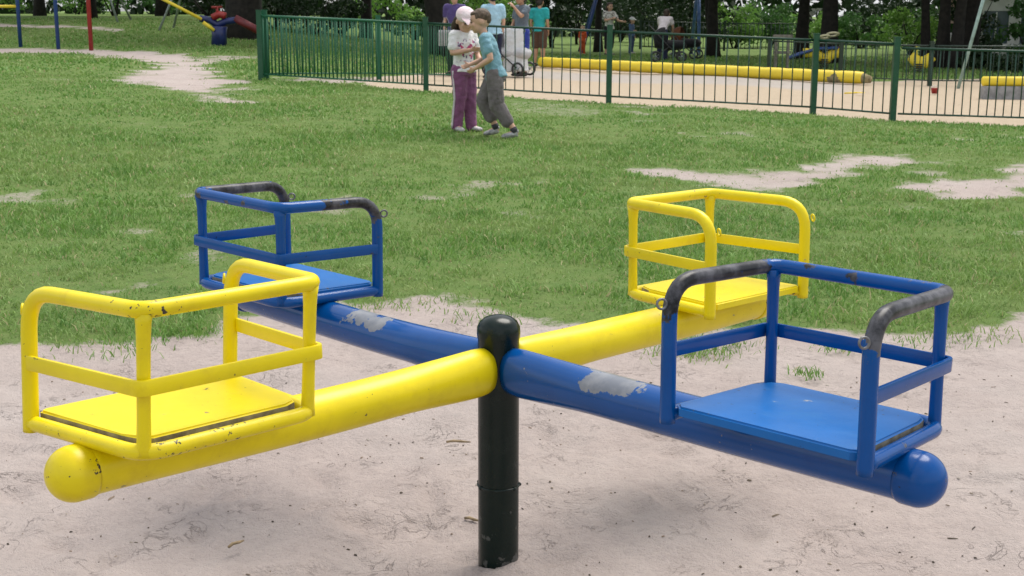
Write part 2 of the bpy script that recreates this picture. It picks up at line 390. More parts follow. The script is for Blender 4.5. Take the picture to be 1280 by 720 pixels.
# tufts standing in the sand
tx, ty = [], []
for px, py, n, sp in ((225, 414, 420, .10), (150, 432, 200, .12), (865, 442, 260, .09), (1010, 468, 70, .035), (1052, 436, 130, .06), (905, 434, 160, .09), (470, 380, 200, .12), (1200, 418, 200, .15), (800, 418, 180, .12), (610, 396, 140, .1), (1150, 428, 60, .1), (560, 378, 90, .1)):
    p = gat(px, py); tx.append(rng.normal(p.x, sp, n)); ty.append(rng.normal(p.y, sp*.8, n))
tx, ty = np.concatenate(tx), np.concatenate(ty)
parts.append(blades(tx, ty, rng.uniform(.012, .042, len(tx)), rng.uniform(.004, .006, len(tx)), rng.uniform(.3, 1.4, len(tx))))
off = 0; VV = []; FF = []
for V, F_ in parts: VV.append(V); FF.append(F_+off); off += len(V)
g = np_mesh('lawn_grass', np.concatenate(VV), np.concatenate(FF), GRASSM)
tag(g, 'trampled green lawn grass with bare worn gaps', 'grass', kind='stuff')
# bark crumbs, small stones and leaf litter on the sand
n = 1700; x = rng.uniform(-2.4, 2.4, n); y = rng.uniform(1.7, 4.6, n)
k = (bare(x, y) > .6) & (rng.random(n) < .6); x, y = x[k], y[k]; n = len(x)
L1 = .0025+.011*rng.random(n)**2*np.where(rng.random(n) < .14, 2.8, 1); W1 = rng.uniform(.0013, .0028, n); a = rng.uniform(0, PI, n)
zz = zg(x, y)+(fbm(x*3.1, y*3.1, 31, 5)-.5)*.045+(fbm(x*11, y*11, 33, 3)-.5)*.020-.010-.012*np.exp(-((np.hypot(x-PX, y-PY)-.92)/.24)**2)*(.6+.8*fbm(x*2.3, y*2.3, 78))
base = np.array([[-1, -1, -.6], [1, -1, -.6], [1, 1, -.6], [-1, 1, -.6], [-.8, -.6, 1], [.7, -.7, 1], [.6, .7, 1], [-.7, .6, 1]])
V = np.empty((n, 8, 3)); bx = base[None, :, 0]*L1[:, None]*.5*rng.uniform(.6, 1.3, (n, 8)); by = base[None, :, 1]*W1[:, None]*rng.uniform(.6, 1.3, (n, 8))
V[:, :, 0] = x[:, None]+bx*np.cos(a)[:, None]-by*np.sin(a)[:, None]; V[:, :, 1] = y[:, None]+bx*np.sin(a)[:, None]+by*np.cos(a)[:, None]
V[:, :, 2] = zz[:, None]+base[None, :, 2]*W1[:, None]*.7
q = np.array([[0, 1, 5, 4], [1, 2, 6, 5], [2, 3, 7, 6], [3, 0, 4, 7], [4, 5, 6, 7]])
F = ((np.arange(n)*8)[:, None, None]+q[None]).reshape(-1, 4)
def litmat():
    m, N, L = newmat('bark_litter'); r = nd(N, 'ShaderNodeNewGeometry').outputs['Random Per Island']
    cr = nd(N, 'ShaderNodeValToRGB'); L.new(r, cr.inputs[0]); e = cr.color_ramp.elements
    e[0].color = (.035, .028, .022, 1); e[1].color = (.42, .38, .33, 1); e[1].position = 1
    for p, c in ((.45, (.09, .07, .05, 1)), (.7, (.20, .15, .11, 1))): z = e.new(p); z.color = c
    finish(m, N, L, cr.outputs[0], .9); return m
tag(np_mesh('sand_litter', V.reshape(-1, 3), F, litmat()), 'dark crumbs of bark and tiny stones scattered over the bare sand', 'litter', kind='stuff')

# ------------------------------------------------------------------ CAROUSEL
FIT = {0: dict(ang=3.93285, ri=.6317, ro=1.02572, W=.33684, t0=.0017, yaw=-.0045, zb=.5608, h=.2486, slr=.0121, slt=-.0386, lr=-.0450, lt=-.0220, k=.0891),
       1: dict(ang=2.36213, ri=.6432, ro=1.02989, W=.31377, t0=.0028, yaw=-.0324, zb=.5593, h=.2488, slr=.0172, slt=-.0312, lr=-.0037, lt=.0103, k=.0470),
       2: dict(ang=.78797, ri=.6367, ro=1.02285, W=.30761, t0=-.0014, yaw=.0263, zb=.5413, h=.2507, slr=-.0166, slt=.0029, lr=-.0109, lt=-.0129, k=.0832),
       3: dict(ang=-.77462, ri=.6289, ro=1.01996, W=.33045, t0=.0033, yaw=-.0296, zb=.5499, h=.2570, slr=-.0034, slt=.0422, lr=-.0112, lt=.0030, k=.0415)}
carousel = thing('carousel', 'four-armed playground roundabout with two yellow and two blue railed seats on a black post', 'carousel', (PX, PY, 0))
def prt(name, bm, m, parent, label=None, **kw):
    o = fin(name, bm, m, parent, **kw)
    if label: o['label'] = label
    return o
# post
bm = bmesh.new(); rp = .0482
zs = [(-.25, rp), (0, rp), (.03, rp), (.2, rp), (.203, rp), (.4, rp), (.56, rp), (.565, rp*1.03), (.575, rp*1.05), (.590, rp*1.03), (.602, rp*.90), (.611, rp*.66), (.616, rp*.33), (.6175, rp*.02)]
sweep(bm, [(0, 0, z) for z, r in zs], [r for z, r in zs], 36, wear=lambda i, q, co: .25*max(0, 1-co.z/.08)+(.30 if co.z > .605 and False else 0))
post = prt('post', bm, BLK, carousel, angle=60)
bm = bmesh.new(); torus(bm, (0, 0, .205), (0, .02, 1), rp+.0005, .003, 30, 8)
for k in range(7):
    a = k*.93; ball(bm, ((rp+.002)*math.cos(a), (rp+.002)*math.sin(a), .205), .0045, 8, 6)
prt('weld_seam', bm, BLK, post)
ZA = .4985
for i, f in FIT.items():
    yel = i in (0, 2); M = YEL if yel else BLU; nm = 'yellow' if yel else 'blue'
    ca, sa = math.cos(f['ang']), math.sin(f['ang']); dr = Vector((ca, sa, 0)); tg = Vector((sa, -ca, 0))
    za_tip = {0: .507, 1: .507, 2: .487, 3: .497}[i]
    # ---- arm
    bm = bmesh.new(); pts = []; rad = []
    for r in np.concatenate([np.linspace(.040, .30, 14), np.linspace(.34, 1.045, 24)]):
        t = float(sstep(r, .04, .34)); s_ = float(sstep(r, .04, .075))
        pts.append(dr*float(r)+Vector((0, 0, ZA-.006*(1-t)+(za_tip-ZA)*float(sstep(r, .3, 1.05))-.012*math.sin(min(1, r/1.0)*PI)*.4)))
        rad.append(((.040+.0085*t)*(.93+.07*s_), (.0575-.0090*t)*(.94+.06*s_)))
    wc = {1: (.385, .52), 3: (.29, .43)}.get(i)
    def armwear(k, q, co, wc=wc, dr=dr):
        if not wc: return 0
        r = co.dot(dr); u = max(0, q[1]/.05); s2 = q[0]/.05
        return .36*float(sstep(r, wc[0]-.05, wc[0]+.02)*(1-sstep(r, wc[1]-.03, wc[1]+.05)))*float(sstep(u, .15, .6))
    sweep(bm, pts, rad, 32, wear=armwear)
    arm = prt('arm', bm, YEL if yel else PATCHBLU, carousel, ('yellow arm' if yel else 'blue arm with the paint worn grey on top') + (' at the front' if i in (0, 3) else ' at the back'))
    bm = bmesh.new(); c = dr*1.052+Vector((0, 0, za_tip-.002))
    sd = Vector((-sa, ca, 0)); up = Vector((0, 0, 1))
    zz_ = [(-.03, .0490), (-.024, .0508), (-.01, .0510)]+[(.0495*math.sin(a)-.002, .0510*math.cos(a)) for a in np.linspace(.1, PI/2-.03, 11)]
    sweep(bm, [c+dr*a for a, b in zz_], [b for a, b in zz_], 30, wear=lambda k_, q_, co_: (.11 if k_ < 2 and q_[1] > .01 else .02))
    prt('end_ball', bm, M, arm)
    # ---- seat
    def P(lr, lt, h, f=f, dr=dr, tg=tg, off=(0, 0, 0)):
        hl = (f['ro']-f['ri'])/2; rm = (f['ri']+f['ro'])/2
        LR = hl*(1+f['k']*lt)*lr; LT = f['W']/2*lt; H = h*f['h']
        z = f['zb']+f['slr']*LR+f['slt']*LT+H
        ex, ey = f['lr']*H, f['lt']*H; cy, sy = math.cos(f['yaw']), math.sin(f['yaw'])
        r = rm+LR*cy-LT*sy+ex+off[0]; t = f['t0']+LR*sy+LT*cy+ey+off[1]
        return dr*r+tg*t+Vector((0, 0, z+off[2]))
    seat_lab = {0: 'yellow railed seat on the front left arm', 1: 'blue railed seat on the back left arm, rails worn dark', 2: 'yellow railed seat on the back right arm', 3: 'blue railed seat on the front right arm, rail ends worn black'}[i]
    # board = the seat itself
    bm = bmesh.new()
    outline = [(-.86, 1.02), (.86, 1.02), (.93, .96), (.93, -.55), (.90, -.74), (.80, -.88), (-.72, -.88), (-.86, -.80), (-.95, -.52), (-.95, .90)]
    zt_, zb_ = .0225, .004
    top = [bm.verts.new(P(a, b, 0, off=(0, 0, zt_))) for a, b in outline]; bot = [bm.verts.new(P(a, b, 0, off=(0, 0, zb_))) for a, b in outline]
    ft = bm.faces.new(top); bm.faces.new(bot[::-1]); n = len(top)
    for q in range(n):
        fc = bm.faces.new((top[q], bot[q], bot[(q+1) % n], top[(q+1) % n]))
        fc.material_index = 1 if q in (2, 3, 4, 5, 6, 7) else 0
    bmesh.ops.bevel(bm, geom=list(ft.edges), offset=.004, segments=3, affect='EDGES')
    wl = bm.verts.layers.float.new('wear')
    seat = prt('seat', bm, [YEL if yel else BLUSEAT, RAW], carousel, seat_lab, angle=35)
    # bearers under the board
    bm = bmesh.new()
    for lr in (-.62, .62):
        a, b = P(lr, -.9, 0, off=(0, 0, -.006)), P(lr, .45, 0, off=(0, 0, -.006)); d = b-a
        box(bm, (a+b)/2+Vector((0, 0, -.005)), (d.length, .03, .012), Matrix.Rotation(math.atan2(d.y, d.x), 3, 'Z'))
    prt('bearer', bm, M, seat, smooth=False)
    # top rail with the two bent-down ends
    raw_pts = [P(-1, 1, -.06), P(-1, 1, 1), P(-1, -1, 1), P(1, -1, 1), P(1, 1, 1), P(1, 1, -.06)]
    pts = dens(fillet(raw_pts, [.075, .034, .034, .075]), .012)
    Ls = [0]
    for a, b in zip(pts, pts[1:]): Ls.append(Ls[-1]+(b-a).length)
    LW = f['W']; LL = (f['ro']-f['ri']); A1 = f['h']
    def rw(k, q, co, Ls=Ls, LW=LW, LL=LL, A1=A1, yel=yel, i=i):
        s_ = Ls[k]
        if yel:
            mid = A1+LW+LL*.9
            return .125*max(0, 1-abs(s_-mid)/.16)*(1 if co.z > 0 else 1) if i == 0 else .05*max(0, 1-abs(s_-mid)/.2)
        a = float(sstep(s_, A1*.55, A1*1.0)*(1-sstep(s_, A1+LW*.62, A1+LW*1.18)))
        b = float(sstep(s_, A1+LW+LL-.14, A1+LW+LL+.02)*(1-sstep(s_, A1+LW*2+LL-.10, A1+LW*2+LL+.06)))
        c = float(sstep(s_, A1+LW, A1+LW+.04)*(1-sstep(s_, A1+LW+LL-.05, A1+LW+LL)))*.09
        if i == 1: a = float(sstep(s_, A1*.65, A1*1.05)*(1-sstep(s_, A1+LW*.25, A1+LW*.75)))
        return max(.47*a, .50*b, c)
    bm = bmesh.new(); sweep(bm, pts, .0148, 16, wear=rw); prt('top_rail', bm, M, seat)
    # corner posts: flattened, flared where they meet the rail
    for lr in (-1, 1):
        bm = bmesh.new(); a, b = P(lr*.945, -.935, -.02), P(lr*.945, -.935, .975); pp = [a.lerp(b, t) for t in (0, .06, .3, .6, .84, .93, 1)]
        sweep(bm, pp, [(.015, .0125), (.0135, .012), (.0125, .0115), (.0125, .0115), (.013, .012), (.0155, .0125), (.020, .0135)], 14, up=dr)
        prt('corner_post', bm, M, seat)
    # flat middle rail round three sides
    hm = .475; o = .0085
    mp = [P(-1, 1.0, hm, off=(-o, 0, 0)), P(-1, -1, hm, off=(-o, -o, 0)), P(1, -1, hm, off=(o, -o, 0)), P(1, 1.0, hm, off=(o, 0, 0))]
    bm = bmesh.new(); sweep(bm, dens(fillet(mp, .016, 4), .05), (.0042, .0135), 4, prof=lambda a, b: [(-a, -b+.002), (-a+.001, -b), (a-.001, -b), (a, -b+.002), (a, b-.002), (a-.001, b), (-a+.001, b), (-a, b-.002)])
    for cpt in (P(-1, 1, hm), P(-.95, -.94, hm), P(.95, -.94, hm), P(1, 1, hm)):
        for q in range(4): ball(bm, cpt+Vector((random.uniform(-.006, .006), random.uniform(-.006, .006), random.choice((-.0155, .0155)))), random.uniform(.003, .005), 8, 6)
    prt('middle_rail', bm, M, seat, angle=40)
    # base rail
    bp = [P(-1, 1, 0), P(-1, -1, 0), P(1, -1, 0), P(1, 1, 0)]
    bp = [p+Vector((0, 0, .001)) for p in bp]
    bm = bmesh.new(); sweep(bm, dens(fillet(bp, .05), .02), .0142, 16, wear=lambda k, q, co: .08); prt('base_rail', bm, M, seat)
    # chain rings on the bent ends
    for lr in (-1, 1):
        bm = bmesh.new(); c = P(lr, 1, .80, off=(.0 if lr < 0 else 0, .024, .012)); torus(bm, c, dr*.75+Vector((0, 0, .1))+tg*.45, .0092, .0025)
        prt('chain_ring', bm, HOOK if not yel else YEL, seat)

# small twig lying on the sand left of the post
def twig(px, py, L_, ang, label):
    p = gat(px, py); t = thing('twig', label, 'twig', (p.x, p.y, .006))
    bm = bmesh.new(); d = Vector((math.cos(ang), math.sin(ang), 0)); nrm = Vector((-d.y, d.x, 0))
    sweep(bm, [d*(-L_/2), d*(-L_*.2)+nrm*.003+Vector((0, 0, .003)), d*(L_*.15)-nrm*.002+Vector((0, 0, .003)), d*(L_/2)+nrm*.003], [.0035, .0042, .004, .002], 8)
    return fin('stick', bm, MATS['twig_bark'] if 'twig_bark' in MATS else mat('twig_bark', (.36, .27, .16), .9, .4, 50), t)
twig(573, 557, .075, -.05, 'short pale twig on the sand left of the black post')
twig(590, 655, .045, -.5, 'short bent dark twig near the foot of the post')
twig(296, 686, .05, .9, 'crooked dark twig on the sand at the lower left')

# ------------------------------------------------------------------ FENCES
PGRN = paint('bright_green_fence_paint', (.010, .115, .055), (.10, .10, .09), (.05, .06, .05), .80, .4, dw=.03)
GRN = paint('green_fence_paint', (.006, .075, .034), (.10, .10, .09), (.05, .06, .05), .80, .4)
BGRN = paint('green_fence_bar_paint', (.006, .05, .028), (.10, .10, .09), (.05, .06, .05), .80, .4, dw=.03)
DGRN = paint('dark_green_fence_paint', (.005, .026, .016), (.10, .10, .09), (.05, .06, .05), .80, .45)
def fence(label, pts, h, spacing, m, post_w=.075, bar=.017, group=None, bm_=None, first=True, dense_m=None):
    pts = [Vector(p) for p in pts]; t = thing('metal_fence', label, 'fence', pts[0], 0, group); o = pts[0]
    for p in (pts if first else pts[1:]):
        bm = bmesh.new(); box(bm, p-o+Vector((0, 0, h/2+.01)), (post_w, post_w, h+.10))
        box(bm, p-o+Vector((0, 0, h+.065)), (post_w*1.15, post_w*1.15, .012)); fin('post', bm, m, t, smooth=False)
    for pi, (a, b) in enumerate(zip(pts, pts[1:])):
        sp_ = spacing[pi] if isinstance(spacing, list) else spacing
        a, b = a-o, b-o; d = b-a; L_ = d.length; dh = d.normalized(); bm = bmesh.new()
        for z, r in ((h-.02, .019), (.09, .014)):
            sweep(bm, [a+dh*post_w/2+Vector((0, 0, z)), b-dh*post_w/2+Vector((0, 0, z))], r, 6)
        n = max(2, round(L_/sp_))
        for k in range(1, n):
            p = a.lerp(b, k/n); w_ = Vector((random.gauss(0, .004), random.gauss(0, .006), 0)); br_ = bar*(1.35 if dense_m and pi == 0 else 1)/2; sweep(bm, [p+Vector((0, 0, .09)), p+w_+Vector((0, 0, h*.5)), p+Vector((0, 0, h-.02))], br_, 5, up=dh)
        fin('railing_panel', bm, dense_m if dense_m and pi == 0 else (bm_ or m), t)
    return t
fence('long green metal railing between the lawn and the sand play area', FP[:5], 1.0, [.068, .14, .145, .145], GRN, bm_=BGRN, dense_m=PGRN)
q0 = FP[4]+Vector((.03, -.01, 0))
fence('green railing with closer bars at the right edge, turning from the corner post', [q0, Vector((7.4, 16.72, float(zg(7.4, 16.72)))), FP[5]], .95, .105, GRN, post_w=.07, bm_=BGRN, first=False)
qa = FP[0]+Vector((.06, .14, 0)); qb = Vector((-.75, 24.6, float(zg(-.75, 24.6))))
qm = qa.lerp(qb, .5); qm.z = float(zg(qm.x, qm.y))
fence('green railing running back from the left end of the long one, behind it', [qa, qm, qb], 1.0, .065, PGRN, bm_=PGRN)
fa, fb, fc, fd = [dat(p, d) for p, d in ((962, 29.5), (1052, 28), (1165, 26.5), (1330, 26.2))]
fence('dark green railing on the far side of the sand, right of the rocker', [fa, fb, fc, fd], .80, .12, DGRN, post_w=.08)
ga, gb, gc = [dat(p, d) for p, d in ((800, 50), (905, 50), (1000, 49))]
fence('distant dark railing beyond the swings in front of the bushes', [ga, gb, gc], 1.05, .16, DGRN, post_w=.08, bar=.03)

# ------------------------------------------------------------------ SANDPIT EDGES
YLOG = paint('yellow_log_paint', (.80, .60, .03), (.35, .30, .22), (.20, .17, .11), .74, .5)
CONC = mat('grey_concrete', (.33, .33, .34), .9, .3, 8)
la, lb = gat(676, 84), gat(1078, 105)
t = thing('sandpit_log', 'long yellow painted log edging the sand behind the green railing', 'log', la)
d = lb-la; n = 14; bm = bmesh.new(); d0 = Vector((0, 0, .125))
pts = [d0+d*k/60 for k in range(61)]
sweep(bm, [d0-d.normalized()*.03]+pts+[d0+d*1.004], [.08]+[.125+.006*math.sin(k*2.1)*0+(.003 if k % 4 else -.006) for k in range(61)]+[.06], 16)
lg = fin('log', bm, YLOG, t)
bm = bmesh.new(); e = d.normalized(); sweep(bm, [d+d0-e*.75+Vector((0, 0, -.01)), d+d0-e*.05, d+d0+e*.18+Vector((0, 0, -.03))], [.128, .118, .07], 14)
o_ = fin('weathered_end', bm, mat('weathered_wood', (.33, .27, .14), .9, .4, 14), t); o_['label'] = 'bare weathered log end'
ra = dat(1232, 22.5); rb = Vector((10.6, 22.3, float(zg(10.6, 22.3))))
t = thing('sandpit_edge', 'yellow log on a grey concrete kerb at the right edge', 'log', ra); d = rb-ra
bm = bmesh.new(); box(bm, d/2+Vector((0, 0, .08)), (d.length, .25, .24), Matrix.Rotation(math.atan2(d.y, d.x), 3, 'Z')); fin('kerb', bm, CONC, t, smooth=False, bevel=.01)
bm = bmesh.new(); sweep(bm, [Vector((-.02, 0, .28)), Vector((0, 0, .28)), d*.5+Vector((0, 0, .28)), d+Vector((0, 0, .28))], [.04, .085, .09, .085], 14); fin('log', bm, YLOG, t)
RED = paint('red_plastic', (.30, .016, .014), (.3, .1, .1), (.1, .02, .02), .85, .4)
p = gat(1168, 117); t = thing('toy_bucket', 'small red toy bucket standing in the sand behind the railing', 'bucket', p)
bm = bmesh.new(); sweep(bm, [(0, 0, 0), (0, 0, .09), (0, 0, .10)], [.05, .068, .072], 16); fin('bucket_body', bm, RED, t)
bm = bmesh.new(); sweep(bm, [Vector((.068*math.cos(a), 0, .09+.05*math.sin(a))) for a in np.linspace(0, PI, 9)], .006, 6, up=Vector((0, 1, 0))); fin('handle', bm, mat('white_plastic', (.75, .75, .72), .4), t)
p = gat(1068, 118); t = thing('toy_spade', 'little yellow toy spade lying in the sand behind the railing', 'toy', p+Vector((0, 0, .02)))
bm = bmesh.new(); sweep(bm, [(-.18, 0, 0), (.05, .01, .01)], .014, 8); fin('handle', bm, YLOG, t)
bm = bmesh.new(); box(bm, (.11, .01, .01), (.13, .10, .012)); fin('blade', bm, YLOG, t, bevel=.004)
# ------------------------------------------------------------------ TREES AND BUSHES
BARK = mat('bark', (.022, .018, .015), .95, .45, 9, bstr=.6)
LEAF = {'dark': leafmat('leaves_dark', (.010, .028, .008), (.022, .05, .013), (.016, .038, .013), .2),
        'mid': leafmat('leaves_mid', (.04, .11, .025), (.075, .165, .036), (.05, .13, .035), .35),
        'light': leafmat('leaves_light', (.10, .23, .035), (.17, .31, .055), (.13, .26, .06), .4)}
def leaves(P, size, rg, droop=.3):
    n = len(P); d = rg.normal(size=(n, 3)); d[:, 2] -= droop; d /= np.linalg.norm(d, axis=1)[:, None]
    e = rg.normal(size=(n, 3)); e -= (e*d).sum(1)[:, None]*d; e /= np.linalg.norm(e, axis=1)[:, None]
    s = size*rg.uniform(.6, 1.35, n)[:, None]
    V = np.stack([P-d*s*.5, P+e*s*.28, P+d*s*.5, P-e*s*.28], 1).reshape(-1, 3)
    return V, (np.arange(n)*4)[:, None]+np.array([[0, 1, 2, 3]])
def clumps(C, r, n, rg):
    """n points in clumps of radius r round the centres C"""
    i = rg.integers(0, len(C), n); d = rg.normal(size=(n, 3)); d /= np.linalg.norm(d, axis=1)[:, None]
    return C[i]+d*(np.asarray(r)[i]*rg.uniform(.25, 1.05, n)**.6)[:, None]*np.array([1, 1, .75])
def tree(label, base, H, tr, cb, cr, tone, seed, lean=(0, 0), nl=6500, leaf=.26, group='trees at the back of the playground', twin=0):
    rg = np.random.default_rng(seed); t = thing('tree', label, 'tree', base, 0, group)
    bm = bmesh.new(); pts = []; k = 12
    for i in range(k+1):
        u = i/k; pts.append(Vector((lean[0]*u*H+.12*tr*math.sin(u*7+seed), lean[1]*u*H+.12*tr*math.cos(u*6+seed), u*H*.9-.1)))
    rr = [tr*(1+.55*math.exp(-i/k*16))*(1-.86*(i/k)**.9) for i in range(k+1)]
    sweep(bm, pts, rr, 12); tips = []
    for j in range(9):
        u = rg.uniform(.26, .85); p = pts[int(u*k)]; a = j*2.4+rg.uniform(-.4, .4); L_ = cr*rg.uniform(.6, 1.0)*(1.1-.5*u)
        q = p+Vector((math.cos(a)*L_, math.sin(a)*L_, L_*rg.uniform(.15, .7))); m = p.lerp(q, .5)+Vector((0, 0, L_*.12)); r0 = tr*(1-.86*u**.9)*.55
        sweep(bm, [p, m, q], [r0, r0*.6, r0*.15], 7); tips += [m, q, p.lerp(q, .8)]
    for q in range(twin):
        a = rg.uniform(0, 6.28); sweep(bm, [Vector((0, 0, -.1)), Vector((math.cos(a)*.3, math.sin(a)*.3, 1.2)), Vector((math.cos(a)*.8, math.sin(a)*.8, 4))], [tr*.6, tr*.5, tr*.2], 8)
    fin('trunk', bm, BARK, t)
    C = [np.array(q) for q in tips]; R_ = [cr*rg.uniform(.22, .40) for q in tips]
    top = np.array(pts[-1])
    for j in range(26):
        a = rg.uniform(0, 6.28); w = rg.uniform(.35, 1)**.5*cr; z = cb+.35*cr+(H-cb-.5*cr)*rg.uniform(0, 1); w *= math.sqrt(max(.12, 1-((z-cb)/(H-cb)*1.5-.6)**2))
        C.append(np.array([lean[0]*z+w*math.cos(a), lean[1]*z+w*math.sin(a), z])); R_.append(cr*rg.uniform(.2, .36))
    P = clumps(np.array(C), R_, nl, rg); z0 = cb+.35*np.sin(P[:, 0]*1.9+seed)+.25*np.sin(P[:, 1]*2.7)
    P = P[P[:, 2] > z0]
    V, F = leaves(P, leaf, rg); np_mesh('crown', V, F, LEAF[tone], parent=t); return t
def bush(label, base, w, h, tone, seed, n=1500, leaf=.13, name='bush', cat='bush', group='bushes behind the play area', depth=None, taper=0):
    rg = np.random.default_rng(seed); t = thing(name, label, cat, base, 0, group); k = 14; C = []; R_ = []
    dp = depth or w*.8
    for j in range(k):
        z = rg.uniform(.18, .86)*h; s = 1-taper*z/h
        C.append([rg.uniform(-.42, .42)*w*s, rg.uniform(-.42, .42)*dp*s, z]); R_.append(min(w, h*1.2)*rg.uniform(.16, .27)*(1-taper*.5*z/h))
    P = clumps(np.array(C), R_, n, rg); P[:, 2] = np.abs(P[:, 2])
    V, F = leaves(P, leaf, rg); np_mesh('foliage', V, F, LEAF[tone], parent=t)
    bm = bmesh.new()
    for j in range(7):
        a = rg.uniform(0, 6.28); e = Vector(C[j])
        sweep(bm, [Vector((math.cos(a)*.08, math.sin(a)*.08, -.05)), e*.5+Vector((0, 0, h*.1)), e], [.03, .02, .006], 6)
    fin('stem', bm, BARK, t); return t
TR = [  # px, distance, height, trunk radius, crown base, crown radius, tone, lean, label
 (53, 48, 11, .17, 2.1, 3.6, 'mid', (0, 0), 'slim dark tree behind the first two blue posts at the left'),
 (303, 37, 12, .50, 2.0, 4.6, 'dark', (.02, 0), 'thick dark old tree behind the left end of the green railing'),
 (457, 46, 11, .19, 1.9, 3.8, 'dark', (.03, 0), 'dark trunked tree behind the middle of the left green railing'),
 (560, 37, 12, .40, 2.3, 4.6, 'dark', (-.16, 0), 'thick leaning tree behind the boy and girl'),
 (748, 47, 10, .13, 2.0, 3.6, 'dark', (0, 0), 'tree between the child in orange and the woman in the patterned top'),
 (892, 43, 11, .19, 1.7, 3.8, 'dark', (-.03, 0), 'tree with a forked dark trunk right of the blue swing post'),
 (1002, 41, 11, .20, 1.25, 4.0, 'dark', (.01, 0), 'left of the two tall trees behind the spring rocker'),
 (1036, 38, 12, .25, 1.15, 4.2, 'dark', (-.02, 0), 'thicker of the two tall trees, directly behind the spring rocker'),
 (1158, 36, 10, .13, 1.9, 3.2, 'dark', (-.06, 0), 'thin tree leaning left, first of the clump before the pink building'),
 (1178, 35, 11, .17, 2.0, 3.6, 'dark', (0, 0), 'straight dark tree in the clump before the pink building'),
 (1194, 34.5, 11, .16, 2.1, 3.4, 'dark', (.05, 0), 'dark tree leaning slightly right in the clump before the pink building'),
 (1205, 36, 12, .30, 1.7, 4.0, 'dark', (.10, 0), 'stoutest right-leaning tree of the clump before the pink building'),
 (-70, 38, 11, .25, 2.1, 4.4, 'mid', (0, 0), 'tree at the far left beyond the climbing frame'),
 (205, 50, 12, .20, 2.2, 5.0, 'dark', (0, 0), 'dark tree behind the swing frame at the left'),
 (118, 44, 12, .12, 2.0, 5.0, 'dark', (-.02, 0), 'slender dark tree just behind the red post'),
 (1360, 40, 11, .25, 2.1, 4.2, 'mid', (0, 0), 'tree at the far right in front of the building')]
for i, (px, d, H, tr, cb, cr, tone, ln, lab) in enumerate(TR):
    tree(lab, dat(px, d), H, tr, cb, cr, tone, 100+i, ln, twin=1 if i == 5 else 0)
BU = [  # px, d, width, height, tone, label
 (146, 50, 2.1, 1.9, 'dark', 'dark round bush behind the red post at the left'),
 (25, 72, 4, 2.2, 'light', 'mid green bush behind the yellow bar at the far left'),
 (100, 66, 3.4, 2.6, 'light', 'mid green bush between the blue posts and the red post'),
 (205, 60, 4, 2.8, 'mid', 'mid green bush behind the yellow end of the see-saw'),
 (262, 52, 3, 2.2, 'dark', 'dark bush behind the red saddle of the see-saw'),
 (345, 44, 2.6, 2.3, 'dark', 'dark bush behind the left corner of the green railing'),
 (395, 43, 3.0, 2.1, 'dark', 'broad dark bush over the left part of the green railing'),
 (430, 45, 1.8, 1.3, 'dark', 'low dark bush just left of a dark trunk behind the railing'),
 (485, 58, 4.2, 2.4, 'light', 'bright green bush behind the railing left of the girl'),
 (520, 50, 2.0, .9, 'mid', 'low shrub behind the railing left of the girl'),
 (620, 60, 4.5, 3.0, 'light', 'mid green bush behind the person in light blue'),
 (690, 52, 2.0, 4.5, 'dark', 'tall dark evergreen right of the teal shirt'),
 (720, 58, 3.2, 3.4, 'dark', 'dark evergreen behind the child in orange'),
 (775, 62, 4.2, 3.4, 'dark', 'dark bush behind the woman in the patterned top'),
 (822, 56, 3.4, 3.2, 'dark', 'dark bush behind the white-shirted person at the pram'),
 (860, 54, 2.6, 3.0, 'dark', 'dark bush just left of the blue swing post'),
 (918, 54, 2.2, 1.8, 'light', 'round mid green bush right of the forked trunk'),
 (965, 56, 2.6, 2.0, 'mid', 'mid green bush left of the two tall trees'),
 (1020, 60, 2.6, 1.6, 'light', 'light green bush seen between the two tall trees'),
 (1075, 54, 2.6, 1.5, 'mid', 'mid green bush right of the two tall trees'),
 (1105, 60, 3.4, 3.0, 'dark', 'tall dark bush right of the spring rocker'),
 (1136, 46, 2.0, 1.6, 'light', 'yellow-green bush left of the tree clump'),
 (1168, 50, 2.2, 2.0, 'mid', 'bush showing between the trunks of the tree clump'),
 (1212, 38.5, 1.5, 2.3, 'dark', 'dark bush behind the stout leaning tree at the right'),
 (1284, 35, 1.5, 1.9, 'mid', 'round bush in front of the white wall with the window'),
 (1225, 34, 1.2, .75, 'dark', 'low dark shrub at the foot of the stout leaning tree'),
 (1350, 34, 2.5, 2.2, 'mid', 'bush at the far right beyond the round one')]
for i, (px, d, w, h, tone, lab) in enumerate(BU):
    big = h > 2.4; bush(lab, dat(px, d), w, h, tone, 300+i, n=2600 if big else 1700, leaf=.17 if d > 50 else .13, taper=.6 if 'evergreen' in lab else .15)
h0, h1 = dat(1236, 32.5), dat(1345, 32.2)
rg = np.random.default_rng(77); t = thing('hedge', 'low dark clipped hedge at the right edge below the white wall', 'hedge', h0); Lh = (h1-h0).length; dh = (h1-h0)/Lh
P = np.array(h0-h0)[None]+np.array(dh)[None]*rg.uniform(0, Lh, 2200)[:, None]; P[:, 1] += rg.uniform(-.3, .3, 2200); P[:, 2] += rg.uniform(.02, .42, 2200)
V, F = leaves(P, .10, rg); np_mesh('foliage', V, F, LEAF['dark'], parent=t)
# the wood beyond reads as one mass
rg = np.random.default_rng(5); n = 42000; xx = rg.uniform(-75, 75, n); yy = 74+rg.uniform(0, 14, n)+4*np.sin(xx*.11); hh = 9+4*fbm(xx*.09, yy*0, 61)+2*np.sin(xx*.4)
zz = zg(xx, yy)+hh*rg.uniform(0, 1, n)**1.25
k = fbm(xx*.22, zz*.3, 63) > .36
V, F = leaves(np.stack([xx, yy, zz], 1)[k], .75, rg); tag(np_mesh('far_wood', V, F, LEAF['dark']), 'dense dark wood closing the view behind the playground', 'wood', kind='stuff')

